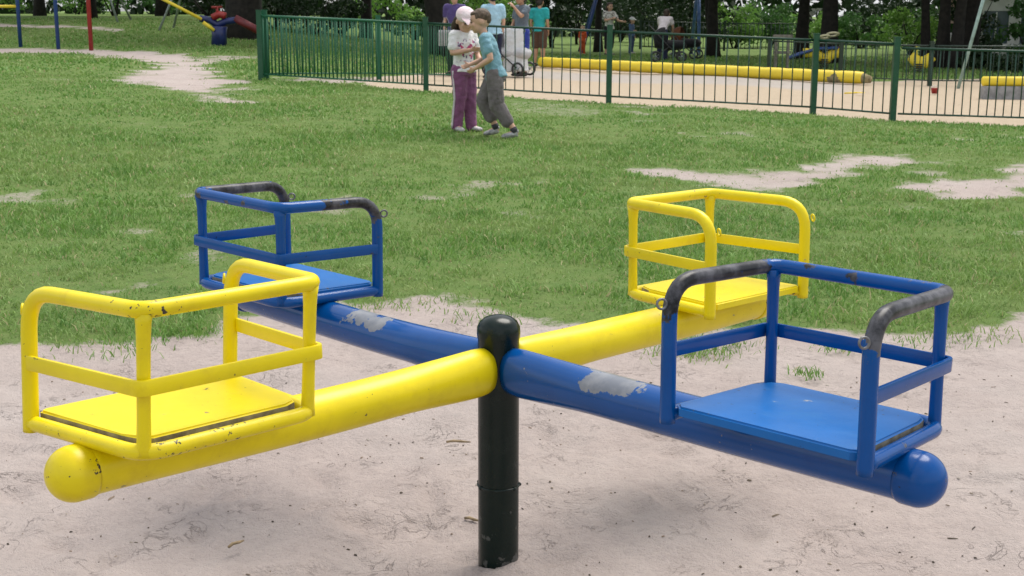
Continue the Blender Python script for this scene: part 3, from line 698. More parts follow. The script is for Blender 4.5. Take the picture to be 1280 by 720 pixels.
# ------------------------------------------------------------------ BUILDING at the right
PINK = mat('pink_render', (.52, .36, .31), .9, .2, 3); WHT = mat('white_render', (.74, .74, .72), .85, .12, 4); GLS = mat('window_glass', (.10, .14, .17), .08, .3, 2); ROOF = mat('roof_tiles', (.20, .08, .05), .85, .4, 6)
bp = dat(1177, 44); bz = bp.z-.1
t = thing('building', 'pink rendered house with white framed windows behind the tree clump', 'building', (bp.x, bp.y, bz), -R(20))
W_ = 17.0
bm = bmesh.new(); box(bm, (W_/2, 4, 4.0), (W_, 8, 5.6)); fin('wall', bm, PINK, t, smooth=False)
bm = bmesh.new(); box(bm, (W_/2, 3.98, .4), (W_+.06, 8.06, .8)); fin('plinth', bm, WHT, t, smooth=False)
bm = bmesh.new(); v = [bm.verts.new(p) for p in ((-.4, -.5, 6.8), (W_+.4, -.5, 6.8), (W_+.4, 8.5, 6.8), (-.4, 8.5, 6.8), (1.5, 4, 9.6), (W_-1.5, 4, 9.6))]
for f in ((0, 1, 5, 4), (1, 2, 5), (2, 3, 4, 5), (3, 0, 4), (3, 2, 1, 0)): bm.faces.new([v[q] for q in f])
fin('roof', bm, ROOF, t, smooth=False)
bm = bmesh.new(); box(bm, (2.2, -.06, 1.3), (2.3, .14, 2.6)); wb = fin('bay', bm, WHT, t, smooth=False, bevel=.02)
for wx, wz in ((1.65, 1.08), (2.8, 1.08), (5.2, 2.4), (8.6, 2.4), (11.6, 2.4), (14.5, 2.4), (2.2, 5.0), (5.2, 5.0), (8.6, 5.0), (11.6, 5.0), (14.5, 5.0)):
    y0 = -.135 if wz < 2 else -.005
    bm = bmesh.new(); w, h = (.85, 1.05)
    for c, s in (((wx-w/2, y0, wz), (.07, .07, h)), ((wx+w/2, y0, wz), (.07, .07, h)), ((wx, y0, wz), (.05, .06, h-.08)), ((wx, y0, wz-h/2-.036), (w+.07, .07, .07)), ((wx, y0, wz+h/2+.036), (w+.07, .07, .07))): box(bm, c, s)
    fr = fin('window', bm, WHT, t, smooth=False)
    bm = bmesh.new(); box(bm, (wx, y0+.01, wz), (w-.08, .05, h)); fin('pane', bm, GLS, fr, smooth=False)
    bm = bmesh.new(); box(bm, (wx, y0-.08, wz-h/2-.10), (w+.25, .22, .05)); fin('sill', bm, WHT, fr, smooth=False)

# ------------------------------------------------------------------ PLAY EQUIPMENT
BLUP = paint('blue_post_paint', (.01, .05, .20), (.2, .2, .2), (.06, .06, .08), .82, .4)
STEEL = mat('galvanised_steel', (.36, .40, .40), .45, .3, 20, metal=.4)
NAVY = mat('dark_blue_plastic', (.012, .025, .13), .4, .3, 8)
def post(bm, a, b, r, n=12): sweep(bm, [Vector(a), Vector(b)], r, n)
# climbing frame at the left: two blue posts and a red one under a high bar
pA, pB, pC = gat(26, 61), gat(73, 65), gat(114, 65); d = 31
k = dat(26, d), dat(73, d-.6), dat(114, d-.9)
pA, pB, pC = k
t = thing('climbing_frame', 'climbing frame with two blue posts, a red post and a yellow bar at the left', 'climbing frame', pB)
for p, m, r, nm in ((pA, BLUP, .045, 'post'), (pB, BLUP, .045, 'post'), (pC, RED, .05, 'post')):
    bm = bmesh.new(); post(bm, p-pB+Vector((0, 0, -.1)), Vector((p.x-pB.x, p.y-pB.y, 2.4)), r); o_ = fin(nm, bm, m, t)
    if m is RED: o_['label'] = 'red post'
bm = bmesh.new(); post(bm, Vector((pA.x-pB.x-2.2, pA.y-pB.y, 2.36)), Vector((pC.x-pB.x, pC.y-pB.y, 2.36)), .035); fin('top_bar', bm, BLUP, t)
bm = bmesh.new(); zb_ = pat(10, 8, d).z-pB.z; post(bm, Vector((pA.x-pB.x-1.9, pA.y-pB.y, zb_)), Vector((pA.x-pB.x, pA.y-pB.y, zb_)), .035); fin('yellow_bar', bm, YLOG, t)
bm = bmesh.new(); post(bm, Vector((pA.x-pB.x-1.9, pA.y-pB.y, -.1)), Vector((pA.x-pB.x-1.9, pA.y-pB.y, 2.4)), .045); fin('post', bm, BLUP, t)
# steel swing frame between the red post and the see-saw
def aframe(name, label, cat, A, B, H, spread, m, r, beam_m=None, swings=1, group=None, seatm=None):
    """A, B: ground midpoints of the two ends; legs spread along the view"""
    A, B = Vector(A), Vector(B); t = thing(name, label, cat, A, 0, group); e = (B-A).normalized(); n = Vector((-e.y, e.x, 0))
    for P_ in (A-A, B-A):
        for s in (-1, 1):
            bm = bmesh.new(); post(bm, P_+n*spread*s+Vector((0, 0, -.05)), P_+Vector((0, 0, H)), r); fin('leg', bm, m, t)
    bm = bmesh.new(); post(bm, Vector((0, 0, H))-e*.15, B-A+Vector((0, 0, H))+e*.15, r*1.1); fin('top_beam', bm, beam_m or m, t)
    for q in range(swings):
        c = (B-A)*((q+1)/(swings+1)); 
        bm = bmesh.new(); box(bm, c+Vector((0, 0, .48)), (.42, .18, .035)); st = fin('swing_seat', bm, seatm or NAVY, t, bevel=.008)
        bm = bmesh.new()
        for s in (-.2, .2): post(bm, c+e*s+Vector((0, 0, .49)), c+e*s+Vector((0, 0, H)), .008, 6)
        fin('chain', bm, STEEL, st)
    return t
sA, sB = dat(150, 41), dat(199, 38)
t = thing('swing_frame', 'grey steel swing frame left of the see-saw', 'swing', sA)
ends = []
for P_, dx in ((sA, -.9), (sB, .9)):
    for yy_ in (0, 1.6):
        bm = bmesh.new(); post(bm, P_-sA+Vector((0, yy_, -.05)), P_-sA+Vector((dx*1.0, .8, 2.3)), .035); fin('leg', bm, STEEL, t)
bm = bmesh.new(); post(bm, Vector((-.9, .8, 2.3)), sB-sA+Vector((.9, .8, 2.3)), .04); fin('top_beam', bm, STEEL, t)
bm = bmesh.new(); box(bm, (.3, .8, .75), (.42, .2, .035)); st = fin('swing_seat', bm, NAVY, t, bevel=.01)
bm = bmesh.new()
for s in (.1, .5): post(bm, (s, .8, .76), (s, .8, 2.28), .008, 6)
fin('chain', bm, STEEL, st)
# see-saw: yellow arm, dark blue hub, red saddle and arm
d = 33; c0 = dat(274, d)
t = thing('seesaw', 'see-saw with yellow rails, dark blue saddle-shaped hub and red end', 'see-saw', c0)
def q(px, py, dy=0): return pat(px, py, d+dy)-c0
bm = bmesh.new(); sweep(bm, [Vector((0, 0, -.05)), q(274, 44), q(274, 33)], [(.22, .2), (.2, .18), (.24, .2)], 14); fin('pedestal', bm, NAVY, t)
bm = bmesh.new(); sweep(bm, dens([q(250, 23), q(262, 25), q(272, 31), q(282, 27), q(296, 25)], .06), (.10, .085), 12); fin('hub', bm, NAVY, t)
for dy in (-.18, .18):
    bm = bmesh.new(); sweep(bm, [q(196, -5, dy), q(252, 24, dy)], .04, 8); fin('yellow_rail', bm, YLOG, t)
bm = bmesh.new(); sweep(bm, [q(254, 28, -.2), q(268, 38, -.2)], .045, 8); fin('yellow_brace', bm, YLOG, t)
bm = bmesh.new(); sweep(bm, dens([q(266, 22), q(274, 18), q(282, 20)], .05), [(.14, .09)]*len(dens([q(266, 22), q(274, 18), q(282, 20)], .05)), 12); fin('saddle', bm, RED, t)
bm = bmesh.new(); sweep(bm, [q(272, 18), q(271, 9)], .035, 8); sweep(bm, [q(265, 9, -.15), q(277, 9, .15)], .03, 8); fin('handle', bm, RED, t)
bm = bmesh.new(); sweep(bm, [q(294, 23), q(326, 40)], (.12, .10), 10); o_ = fin('red_arm', bm, mat('dark_red_paint', (.16, .015, .02), .5, .3, 8), t)
bm = bmesh.new(); box(bm, q(196, -7), (.35, .5, .05)); fin('seat', bm, YLOG, t, bevel=.015)
# blue swing frame behind the sand
d = 46; A, B = dat(727, d), dat(874, d-2)
t = thing('swing_frame', 'tall blue swing frame behind the sand, its legs at the orange child and the pram', 'swing', A)
for P_, dx in ((A, .75), (B, .05)):
    for yy_ in (0, 2.0):
        bm = bmesh.new(); post(bm, P_-A+Vector((0, yy_, -.05)), P_-A+Vector((dx, 1.0, 2.6)), .055 if P_ is A else .06); fin('leg', bm, BLUP if P_ is A else mat('pale_blue_paint', (.08, .17, .40), .45, .3, 9), t)
bm = bmesh.new(); post(bm, Vector((.6, 1, 2.6)), B-A+Vector((.2, 1, 2.6)), .06); fin('top_beam', bm, BLUP, t)
# silver pole frame at the right
A = dat(1201, 25.6)
t = thing('swing_frame', 'pale green steel swing frame with slanting legs at the right behind the railing', 'swing', A)
for dx in (0, 3.2):
    for yy_ in (0,):
        bm = bmesh.new(); post(bm, Vector((dx, yy_, -.05)), Vector((dx+.60, .3, 2.3)), .034); fin('leg', bm, mat('pale_green_paint', (.28, .40, .36), .4, .25, 9), t)
bm = bmesh.new(); post(bm, Vector((.45, .3, 2.3)), Vector((3.95, .3, 2.3)), .04); fin('top_beam', bm, STEEL, t)
# spring rocker right of the long log
d = 33.5; c0 = dat(1031, d)
t = thing('spring_rocker', 'yellow and blue spring rocker with ring handles behind the right end of the long log', 'spring rocker', c0)
bm = bmesh.new()
for a in range(5): torus(bm, (0, 0, .05+a*.05), (0, .08, 1), .11, .018, 16, 6)
fin('spring', bm, mat('black_steel', (.02, .02, .02), .5, .3, 9), t)
bm = bmesh.new(); sweep(bm, [Vector((0, 0, .26)), q(1032, 74), q(1040, 67), q(1049, 66)], [(.10, .14), (.10, .14), (.09, .14), (.07, .13)], 10); sweep(bm, [q(1031, 75), q(1022, 68), q(1014, 66), q(1004, 66)], [(.08, .12)]*3+[(.06, .12)], 10); fin('yellow_body', bm, YLOG, t)
bm = bmesh.new(); sweep(bm, dens([q(984, 73), q(1000, 67), q(1020, 61), q(1046, 60)], .1), (.16, .045), 10, up=Vector((0, 0, 1))); fin('blue_beam', bm, BLUP, t)
bm = bmesh.new()
sweep(bm, [q(1036, 60), q(1036, 46)], .035, 8); fin('handle_post', bm, mat('black_steel', (.02, .02, .02)), t)
for px, py, rr_, dy in ((1041, 43, .14, 0), (1031, 46, .12, -.2)):
    bm = bmesh.new(); torus(bm, (0, 0, 0), (0, .35, 1), rr_, .03, 20, 8)
    bmesh.ops.translate(bm, verts=bm.verts, vec=q(px, py, dy)); fin('ring_handle', bm, mat('cream_plastic', (.62, .56, .36), .5, .2, 8), t)
bm = bmesh.new(); sweep(bm, [q(1050, 58), q(1052, 72)], .05, 8); fin('red_seat', bm, mat('dark_red_paint', (.16, .015, .02)), t)
# little yellow rocker further right
d = 32; c0 = dat(1150, d)
t = thing('spring_rocker', 'small yellow spring rocker behind the corner of the railing', 'spring rocker', c0)
bm = bmesh.new()
for a in range(4): torus(bm, (0, 0, .05+a*.05), (0, .05, 1), .10, .018, 14, 6)
fin('spring', bm, mat('black_steel', (.02, .02, .02)), t)
bm = bmesh.new(); sweep(bm, [q(1138, 70), q(1147, 78), q(1156, 78), q(1166, 70)], [(.05, .12), (.07, .16), (.07, .16), (.05, .12)], 10); sweep(bm, [q(1146, 76), q(1145, 58)], .03, 8); fin('yellow_body', bm, YLOG, t)
# wooden notice post
c0 = dat(976, 33); t = thing('notice_post', 'grey wooden post frame left of the spring rocker', 'post', c0)
WD = mat('grey_wood', (.22, .20, .17), .9, .35, 12)
for x_ in (-.12, .18):
    bm = bmesh.new(); box(bm, (x_, 0, .42), (.07, .07, .9)); fin('upright', bm, WD, t, smooth=False, bevel=.006)
bm = bmesh.new(); box(bm, (.03, -.05, .84), (.5, .03, .10)); fin('board', bm, WD, t, smooth=False, bevel=.004)
bm = bmesh.new(); box(bm, (.03, -.05, .45), (.42, .03, .07)); fin('crossbar', bm, WD, t, smooth=False, bevel=.004)

# ------------------------------------------------------------------ PEOPLE
def cloth(name, col, var=.2, col2=None, pattern=None, rough=.85):
    if name in MATS: return MATS[name]
    m, N, L = newmat(name); tc = nd(N, 'ShaderNodeTexCoord').outputs['Object']
    n = noise_(N, L, 9, 4, .6, vec=tc); c = mixc(N, L, ramp(N, L, n, .35, .7), col, col2 or tuple(a*(1-var) for a in col))
    if pattern:
        sp = nd(N, 'ShaderNodeSeparateXYZ'); L.new(tc, sp.inputs[0])
        X, Y, Z_ = sp.outputs; zlo, zhi, xh, pc, pc2, sc = pattern
        mz = math_(N, L, 'MULTIPLY', ramp(N, L, Z_, zlo, zlo+.03), math_(N, L, 'SUBTRACT', 1, ramp(N, L, Z_, zhi-.03, zhi)))
        ax = math_(N, L, 'ABSOLUTE', X, 0); mx = math_(N, L, 'SUBTRACT', 1, ramp(N, L, ax, xh, xh+.02)); my = ramp(N, L, Y, 0, .02)
        v = noise_(N, L, sc, 2, .5, vec=tc); mk = math_(N, L, 'MULTIPLY', ramp(N, L, v, .52, .56), math_(N, L, 'MULTIPLY', mz, math_(N, L, 'MULTIPLY', mx, my)), True)
        c = mixc(N, L, mk, c, mixc(N, L, ramp(N, L, noise_(N, L, sc*.6, 2, .5, vec=tc), .45, .55), pc, pc2))
    f = noise_(N, L, 14, 5, .6, vec=tc)
    finish(m, N, L, c, rough, None, f, .8, .03, .2, sheen=.1); MATS[name] = m; return m
def skin(name, col): return mat(name, col, .5, .12, 10, bstr=.05, spec=.35)
SKIN = skin('skin_fair', (.60, .36, .26)); SKIN2 = skin('skin_tan', (.46, .26, .17)); DARK = mat('eye_dark', (.02, .015, .012), .3)
def solid(name, build, voxel, m, parent, it=3, folds=0, fs=14, extra=None):
    bm = bmesh.new(); build(bm); bmesh.ops.recalc_face_normals(bm, faces=bm.faces)
    me = bpy.data.meshes.new(name); bm.to_mesh(me); bm.free(); o = bpy.data.objects.new(name, me); COL.objects.link(o)
    md = o.modifiers.new('r', 'REMESH'); md.mode = 'VOXEL'; md.voxel_size = voxel
    sm = o.modifiers.new('s', 'SMOOTH'); sm.factor = .5; sm.iterations = it
    dg = bpy.context.evaluated_depsgraph_get(); dg.update(); ev = o.evaluated_get(dg); m2 = bpy.data.meshes.new_from_object(ev)
    bpy.data.objects.remove(o); bpy.data.meshes.remove(me)
    m2.name = name; m2.materials.clear()
    for a in list(m2.attributes):
        if a.name == 'wear': m2.attributes.remove(a)
    if folds:
        for v in m2.vertices:
            v.co += v.normal*folds*(mnoise.noise(Vector((v.co.x*fs, v.co.y*fs, v.co.z*fs*.7)))+.5*mnoise.noise(v.co*fs*2.3))
    if extra:
        b2 = bmesh.new(); b2.from_mesh(m2); k0 = len(b2.faces); extra(b2); b2.faces.ensure_lookup_table()
        for f in b2.faces[k0:]: f.material_index = 1
        b2.to_mesh(m2); b2.free()
    return link(name, m2, m, parent)
def limb(bm, P, r, n=12):
    pts = []; rad = []
    for i in range(len(P)-1):
        for k in range(5):
            u = k/5; pts.append(Vector(P[i]).lerp(Vector(P[i+1]), u)); rad.append(r[i]*(1-u)+r[i+1]*u)
    pts.append(Vector(P[-1])); rad.append(r[-1]); sweep(bm, pts, rad, n); ball(bm, pts[0], rad[0]*.99, 12, 8); ball(bm, pts[-1], rad[-1]*.99, 12, 8)
def hand(bm, w, d, n, s, h):
    """wrist w, pointing d, palm facing n, thumb on side s, overall hand length h"""
    d, n, s = Vector(d).normalized(), Vector(n), Vector(s); n = (n-d*n.dot(d)).normalized(); s = (s-d*s.dot(d)-n*s.dot(n)).normalized()
    rot = Matrix((s, d, n)).transposed(); ball(bm, w+d*h*.27, (h*.20, h*.30, h*.10), 12, 8, rot)
    for k, l in enumerate((.40, .46, .43, .34)):
        b = w+d*h*.47+s*h*(.15-.10*k); p = [w+d*h*.3+s*h*(.10-.07*k), b]; cur = d.copy()
        for j in range(3):
            cur = (cur+n*.38).normalized(); p.append(p[-1]+cur*l*h*.36)
        sweep(bm, p, [h*.055, h*.052, h*.048, h*.044, h*.036], 7); ball(bm, p[-1], h*.036, 7, 5)
    b = w+d*h*.15+s*h*.13; p = [w+d*h*.1, b, b+(s*.7+d*.7+n*.25)*h*.2, b+(s*.75+d*1.35+n*.5)*h*.26]
    sweep(bm, p, [h*.07, h*.065, h*.055, h*.042], 7); ball(bm, p[-1], h*.042, 7, 5)
def V3(*a): return Vector(a)
ADULT = dict(pel=(0, 0, .53), wai=(0, 0, .62), che=(0, .005, .73), nec=(0, -.005, .835), hea=(0, .012, .925), shR=(.105, -.005, .80), shL=(-.105, -.005, .80), elR=(.128, -.01, .64), elL=(-.128, -.01, .64), wrR=(.125, .04, .51), wrL=(-.125, .04, .51),
    hiR=(.05, 0, .52), hiL=(-.05, 0, .52), knR=(.055, .01, .285), knL=(-.055, .01, .285), anR=(.06, -.012, .045), anL=(-.06, -.012, .045), toR=(.07, .085, .018), toL=(-.07, .085, .018))
CHILD = dict(ADULT, nec=(0, -.005, .80), hea=(0, .012, .90), shR=(.098, -.005, .765), shL=(-.098, -.005, .765), elR=(.12, -.01, .615), elL=(-.12, -.01, .615), wrR=(.118, .04, .49), wrL=(-.118, .04, .49), che=(0, .005, .70), wai=(0, 0, .595), pel=(0, 0, .505), hiR=(.048, 0, .49), hiL=(-.048, 0, .49), knR=(.052, .01, .27), knL=(-.052, .01, .27))
def person(label, loc, rz, H, J=None, child=False, hs=1.0, sk=None, shirt=None, sleeve=.5, pants=None, hem=1.0, loose=.012, shoe=None, hair=None, long_hair=False, cap=None, voxel=None, look=(0, 1, -.05), hands=None, girth=1.0, cat=None, stripe=None, hair_len=0, shirt_low=0, sock=None, short=False):
    B = dict(CHILD if child else ADULT); B.update(J or {}); j = {k: Vector(v)*H for k, v in B.items()}
    t = thing('person', label, cat or ('child' if child else 'person'), loc, rz); vx = voxel or (H*.006 if child else H*.008); g = girth
    fw = Vector(look).normalized(); rt = fw.cross(Vector((0, 0, 1))).normalized(); up = rt.cross(fw); HR = Matrix((rt, fw, up)).transposed(); hd = j['hea']; a = H*hs
    def hp(x, y, z): return hd+HR @ Vector((x*a, y*a, z*a))
    sk = sk or SKIN
    spine = [j['pel']-(j['wai']-j['pel'])*.5, j['pel'], j['wai'], j['che'], j['che'].lerp(j['nec'], .62), j['nec']]
    def torso(bm, add, top=1):
        rr = [(.070, .055), (.088*g, .066*g), (.076*g, .058*g), (.092*g, .066*g), (.080, .050), (.034, .034)]
        P = []; Q = []
        for i in range(5):
            for k in range(4):
                u = k/4; P.append(spine[i].lerp(spine[i+1], u)); Q.append(tuple((rr[i][q_]*(1-u)+rr[i+1][q_]*u+add)*H for q_ in (0, 1)))
        P.append(spine[-1]); Q.append(tuple((r_+add*.4)*H for r_ in rr[-1]))
        sweep(bm, P, Q, 20, up=Vector((0, 1, 0)))
        limb(bm, [j['shR'], j['che'].lerp(j['nec'], .62), j['shL']], [(.034+add)*H, (.040+add)*H, (.034+add)*H])
    def body(bm):
        torso(bm, 0); limb(bm, [j['nec']-Vector((0, 0, .02*H)), hd-up*.03*H], [.031*H, .029*H])
        ball(bm, hp(0, -.006, .012), (.056*a, .068*a, .064*a), 22, 16, HR); ball(bm, hp(0, .020, -.030), (.043*a, .046*a, .044*a), 18, 12, HR); ball(bm, hp(0, .042, -.058), (.020*a, .018*a, .014*a), 12, 8, HR)
        sweep(bm, [hp(0, .055, .010), hp(0, .066, -.006), hp(0, .074, -.018)], [.006*a, .008*a, .011*a], 8); ball(bm, hp(0, .072, -.018), (.012*a, .010*a, .008*a), 8, 6, HR)
        ball(bm, hp(0, .060, -.041), (.017*a, .008*a, .007*a), 10, 6, HR)
        for s in (-1, 1):
            ball(bm, hp(s*.056, -.004, -.008), (.008*a, .014*a, .020*a), 10, 8, HR); ball(bm, hp(s*.024, .050, -.016), (.020*a, .014*a, .016*a), 10, 8, HR)
        for s in 'RL':
            limb(bm, [j['sh'+s], j['sh'+s].lerp(j['el'+s], .5), j['el'+s], j['el'+s].lerp(j['wr'+s], .35), j['wr'+s]], [.032*H, .029*H, .0225*H, .0235*H, .016*H])
            d = (j['wr'+s]-j['el'+s]); sg = 1 if s == 'R' else -1
            n_, s_ = (hands or {}).get(s, ((-sg, .1, 0), (0, 1, .1))); hand(bm, j['wr'+s], d, n_, s_, .105*H)
            limb(bm, [j['hi'+s], j['hi'+s].lerp(j['kn'+s], .5), j['kn'+s], j['kn'+s].lerp(j['an'+s], .3), j['an'+s]], [.058*H, .050*H, .036*H, .037*H, .022*H])
            limb(bm, [j['an'+s]-Vector((0, 0, .012*H)), j['to'+s]], [.026*H, .016*H])
    def eyes(bm):
        for s in (-1, 1):
            ball(bm, hp(s*.024, .0615, .004), (.0095*a, .004*a, .0055*a), 10, 6, HR); ball(bm, hp(s*.025, .0595, .019), (.015*a, .004*a, .003*a), 8, 6, HR)
    bd = solid('body', body, vx, [sk, DARK], t, 4, extra=eyes)
    def sh(bm):
        torso(bm, .011); sweep(bm, [spine[0].lerp(spine[1], .45-shirt_low*8), spine[1], spine[1].lerp(spine[2], .6)], [(.110*H*g, .096*H*g), (.107*H*g, .088*H*g), (.09*H*g, .071*H*g)], 20, up=Vector((0, 1, 0)))
        for s in 'RL':
            e = j['sh'+s].lerp(j['el'+s], min(1, sleeve*1.9) if sleeve <= .52 else 1); q_ = [j['sh'+s], e]; r_ = [.043*H, .041*H]
            if sleeve > .52: q_.append(j['el'+s].lerp(j['wr'+s], (sleeve-.5)*1.9)); r_ = [.043*H, .034*H, .026*H]
            limb(bm, q_, r_)
    solid('shirt', sh, vx*1.1, shirt, t, 3, folds=.009*H, fs=15/H)
    def pn(bm):
        sweep(bm, [spine[0]-Vector((0, 0, .02*H)), spine[0], spine[0].lerp(spine[1], .6), spine[1]], [(.07*H*g, .062*H*g), (.097*H*g, .087*H*g), (.099*H*g, .086*H*g), (.092*H*g, .076*H*g)], 20, up=Vector((0, 1, 0)))
        for s in 'RL':
            k1 = j['kn'+s]; a1 = j['an'+s]-Vector((0, 0, .012*H)); lo = loose*H
            if hem <= .5: P = [j['hi'+s], j['hi'+s].lerp(k1, hem*2)]; r_ = [.066*H+lo*.5, .052*H+lo]
            else: P = [j['hi'+s], j['hi'+s].lerp(k1, .5), k1, k1.lerp(a1, (hem-.5)*2)]; r_ = [.066*H, .057*H+lo*.4, .040*H+lo, .030*H+lo*1.25]
            limb(bm, P, r_)
    pt_ = solid('trousers' if hem > .7 else 'shorts', pn, vx*1.1, pants, t, 3, folds=.008*H, fs=13/H)
    if stripe:
        for s, sg in (('R', 1), ('L', -1)):
            bm = bmesh.new(); o1 = Vector((sg*(.062)*H, 0, 0)); a1 = j['an'+s]; lo = loose*H
            P = [j['hi'+s]+Vector((sg*.066*H, 0, 0)), j['kn'+s]+Vector((sg*(.042*H+lo), 0, 0)), a1+Vector((sg*(.032*H+lo*1.25), 0, -.01*H))]
            sweep(bm, dens(P, .03), (.011*H, .005*H), 8, up=Vector((1, 0, 0))); fin('side_stripe', bm, stripe, pt_)
    for s in 'RL':
        def shf(bm, s=s):
            an, to = j['an'+s], j['to'+s]; d = to-an; dh = Vector((d.x, d.y, d.z*.999)).normalized(); heel = an-Vector((0, 0, .018*H))-Vector((dh.x, dh.y, 0))*.02*H
            sweep(bm, [heel, heel.lerp(to, .3), heel.lerp(to, .7), to, to+dh*.018*H], [(.024*H, .024*H), (.030*H, .027*H), (.034*H, .021*H), (.031*H, .018*H), (.012*H, .010*H)], 12); ball(bm, an, (.026*H, .03*H, .02*H), 10, 8)
        solid('shoe', shf, vx, shoe, t, 2)
        if sock:
            bm = bmesh.new(); sweep(bm, [j['an'+s]+Vector((0, 0, -.01*H)), j['an'+s].lerp(j['kn'+s], .14)], [.029*H, .027*H], 12); fin('sock', bm, sock, t)
    if hair:
        def hr(bm):
            if short:
                ball(bm, hp(0, -.011, .022), (.0580*a, .0660*a, .0585*a), 20, 14, HR); ball(bm, hp(0, -.030, .004), (.050*a, .045*a, .042*a), 18, 12, HR)
            else:
                ball(bm, hp(0, -.014, .024), (.060*a, .066*a, .060*a), 20, 14, HR); ball(bm, hp(0, -.028, -.004), (.055*a, .050*a, .052*a), 18, 12, HR)
            ball(bm, hp(0, .020, .052), (.040*a, .034*a, .020*a), 14, 10, HR)
            if long_hair:
                for s in (-1, 1): sweep(bm, [hp(s*.05, -.02, .01), hp(s*.056, -.03, -.05), hp(s*.045, -.04, -.13-hair_len)], [.020*a, .024*a, .014*a], 8)
                sweep(bm, [hp(0, -.05, .0), hp(0, -.06, -.07), hp(0, -.055, -.14-hair_len)], [(.05*a, .022*a), (.055*a, .024*a), (.03*a, .014*a)], 10)
        solid('hair', hr, vx*.9, hair, t, 2, folds=.003*H, fs=60/H)
    if cap:
        def cp(bm):
            ball(bm, hp(0, -.004, .034), (.064*a, .074*a, .056*a), 20, 14, HR); sweep(bm, [hp(0, .03, .036), hp(0, .075, .032), hp(0, .115, .018)], [(.055*a, .008*a), (.056*a, .006*a), (.034*a, .005*a)], 12, up=up)
        solid('cap', cp, vx, cap, t, 2)
    return t
HAIRB = mat('hair_brown', (.055, .032, .020), .6, .35, 40, bstr=.6); HAIRD = mat('hair_dark', (.02, .014, .011), .5, .3, 40, bstr=.6)
# girl in the white cap
gp_ = gat(580, 164)
girl = person('girl in a white cap, printed white t-shirt and purple trousers facing the boy', gp_, R(-138), 1.27, dict(hea=(.0, .020, .885), nec=(0, .0, .80),
        elR=(.135, .02, .63), wrR=(.03, .125, .655), elL=(-.12, .03, .615), wrL=(-.06, .14, .56), knR=(.052, .012, .27), anR=(.062, -.02, .045), toR=(.085, .075, .018), knL=(-.05, .02, .27), anL=(-.06, .02, .045), toL=(-.075, .115, .018)), child=True, hs=1.22,
        shirt=cloth('white_printed_cotton', (.78, .76, .78), .12, pattern=(.70, .95, .12, (.50, .08, .20), (.12, .08, .20), 26)), sleeve=.34, pants=cloth('purple_velour', (.25, .095, .205), .35), loose=.014, shoe=mat('pale_shoe', (.55, .53, .53), .6, .4, 30), hair=HAIRB, long_hair=True, cap=cloth('white_cap_cotton', (.80, .72, .74), .15, col2=(.74, .55, .60)),
        look=(.28, 1, -.45), hands=dict(R=((0, 1, -.2), (0, 0, 1)), L=((.4, .6, -.3), (.3, .2, 1))), stripe=cloth('pale_stripe', (.62, .55, .60)))
# boy in blue
bp_ = gat(617, 172)
boy = person('boy in a light blue t-shirt and grey cargo trousers striding towards the girl', bp_, R(80), 1.30, dict(pel=(0, -.015, .485), wai=(0, .005, .575), che=(0, .036, .68), nec=(0, .066, .778), hea=(.005, .105, .876), shL=(-.094, .046, .748), shR=(.094, .058, .748),
        elL=(-.14, -.005, .60), wrL=(-.085, .125, .525), elR=(.12, .09, .59), wrR=(.05, .19, .55), hiL=(-.046, -.015, .475), hiR=(.046, -.005, .475), knR=(.05, .09, .275), anR=(.055, -.01, .07), toR=(.06, .075, .022), knL=(-.055, -.035, .25), anL=(-.06, -.18, .055), toL=(-.065, -.09, .016)), child=True, hs=1.17,
        shirt=cloth('light_blue_cotton', (.20, .38, .47), .25), sleeve=.30, pants=cloth('grey_cargo_cotton', (.17, .15, .155), .35), hem=.78, loose=.019, girth=.90, shoe=mat('grey_white_trainer', (.42, .42, .43), .6, .45, 26), hair=mat('hair_light_brown', (.10, .062, .036), .6, .35, 40, bstr=.6), sock=cloth('dark_sock', (.05, .05, .06)),
        look=(-.30, 1, -.22), hands=dict(L=((.9, .1, .3), (0, .3, 1)), R=((-1, .1, 0), (0, .3, 1))), shirt_low=.03, short=True)
pt_ = [c for c in boy.children if c.name.startswith('trousers')][0]
for x_, y_, z_, s_ in ((-.135, -.035, .44, 1), (.125, .05, .44, 1)):
    bm = bmesh.new(); box(bm, (x_, y_, z_), (.022, .085, .10)); fin('cargo_pocket', bm, MATS['grey_cargo_cotton'], pt_, bevel=.008)
# grown-ups round the pram behind the railing
NAV = cloth('navy_trousers', (.02, .025, .06)); BLACKT = cloth('dark_trousers', (.018, .018, .022)); SHOED = mat('dark_shoe', (.03, .028, .026), .5)
def gz(px, d): return dat(px, d)
person('adult in a purple t-shirt and dark trousers behind the girl, holding a grey bag', gz(569, 27.0), R(165), 1.70, dict(elL=(-.15, -.02, .64), wrL=(-.14, .03, .52)), shirt=cloth('purple_cotton', (.10, .07, .22)), sleeve=.3, pants=BLACKT, shoe=SHOED, hair=HAIRB)
person('adult in a pale blue t-shirt and navy trousers behind the boy', gz(616, 26.0), R(20), 1.72, dict(), shirt=cloth('pale_blue_cotton', (.38, .60, .76)), sleeve=.3, pants=NAV, shoe=SHOED, hair=HAIRD, girth=1.1)
person('man in a grey t-shirt and blue shorts with a hand raised to his mouth', gz(652, 27.6), R(125), 1.74, dict(elL=(-.13, .10, .71), wrL=(-.05, .15, .82), elR=(.14, .02, .64), wrR=(.13, .08, .53)), shirt=cloth('slate_grey_cotton', (.13, .16, .20)), sleeve=.3, pants=cloth('bright_blue_shorts', (.03, .05, .30)), hem=.44, loose=.02, shoe=SHOED, hair=HAIRD, girth=1.08, sk=SKIN2)
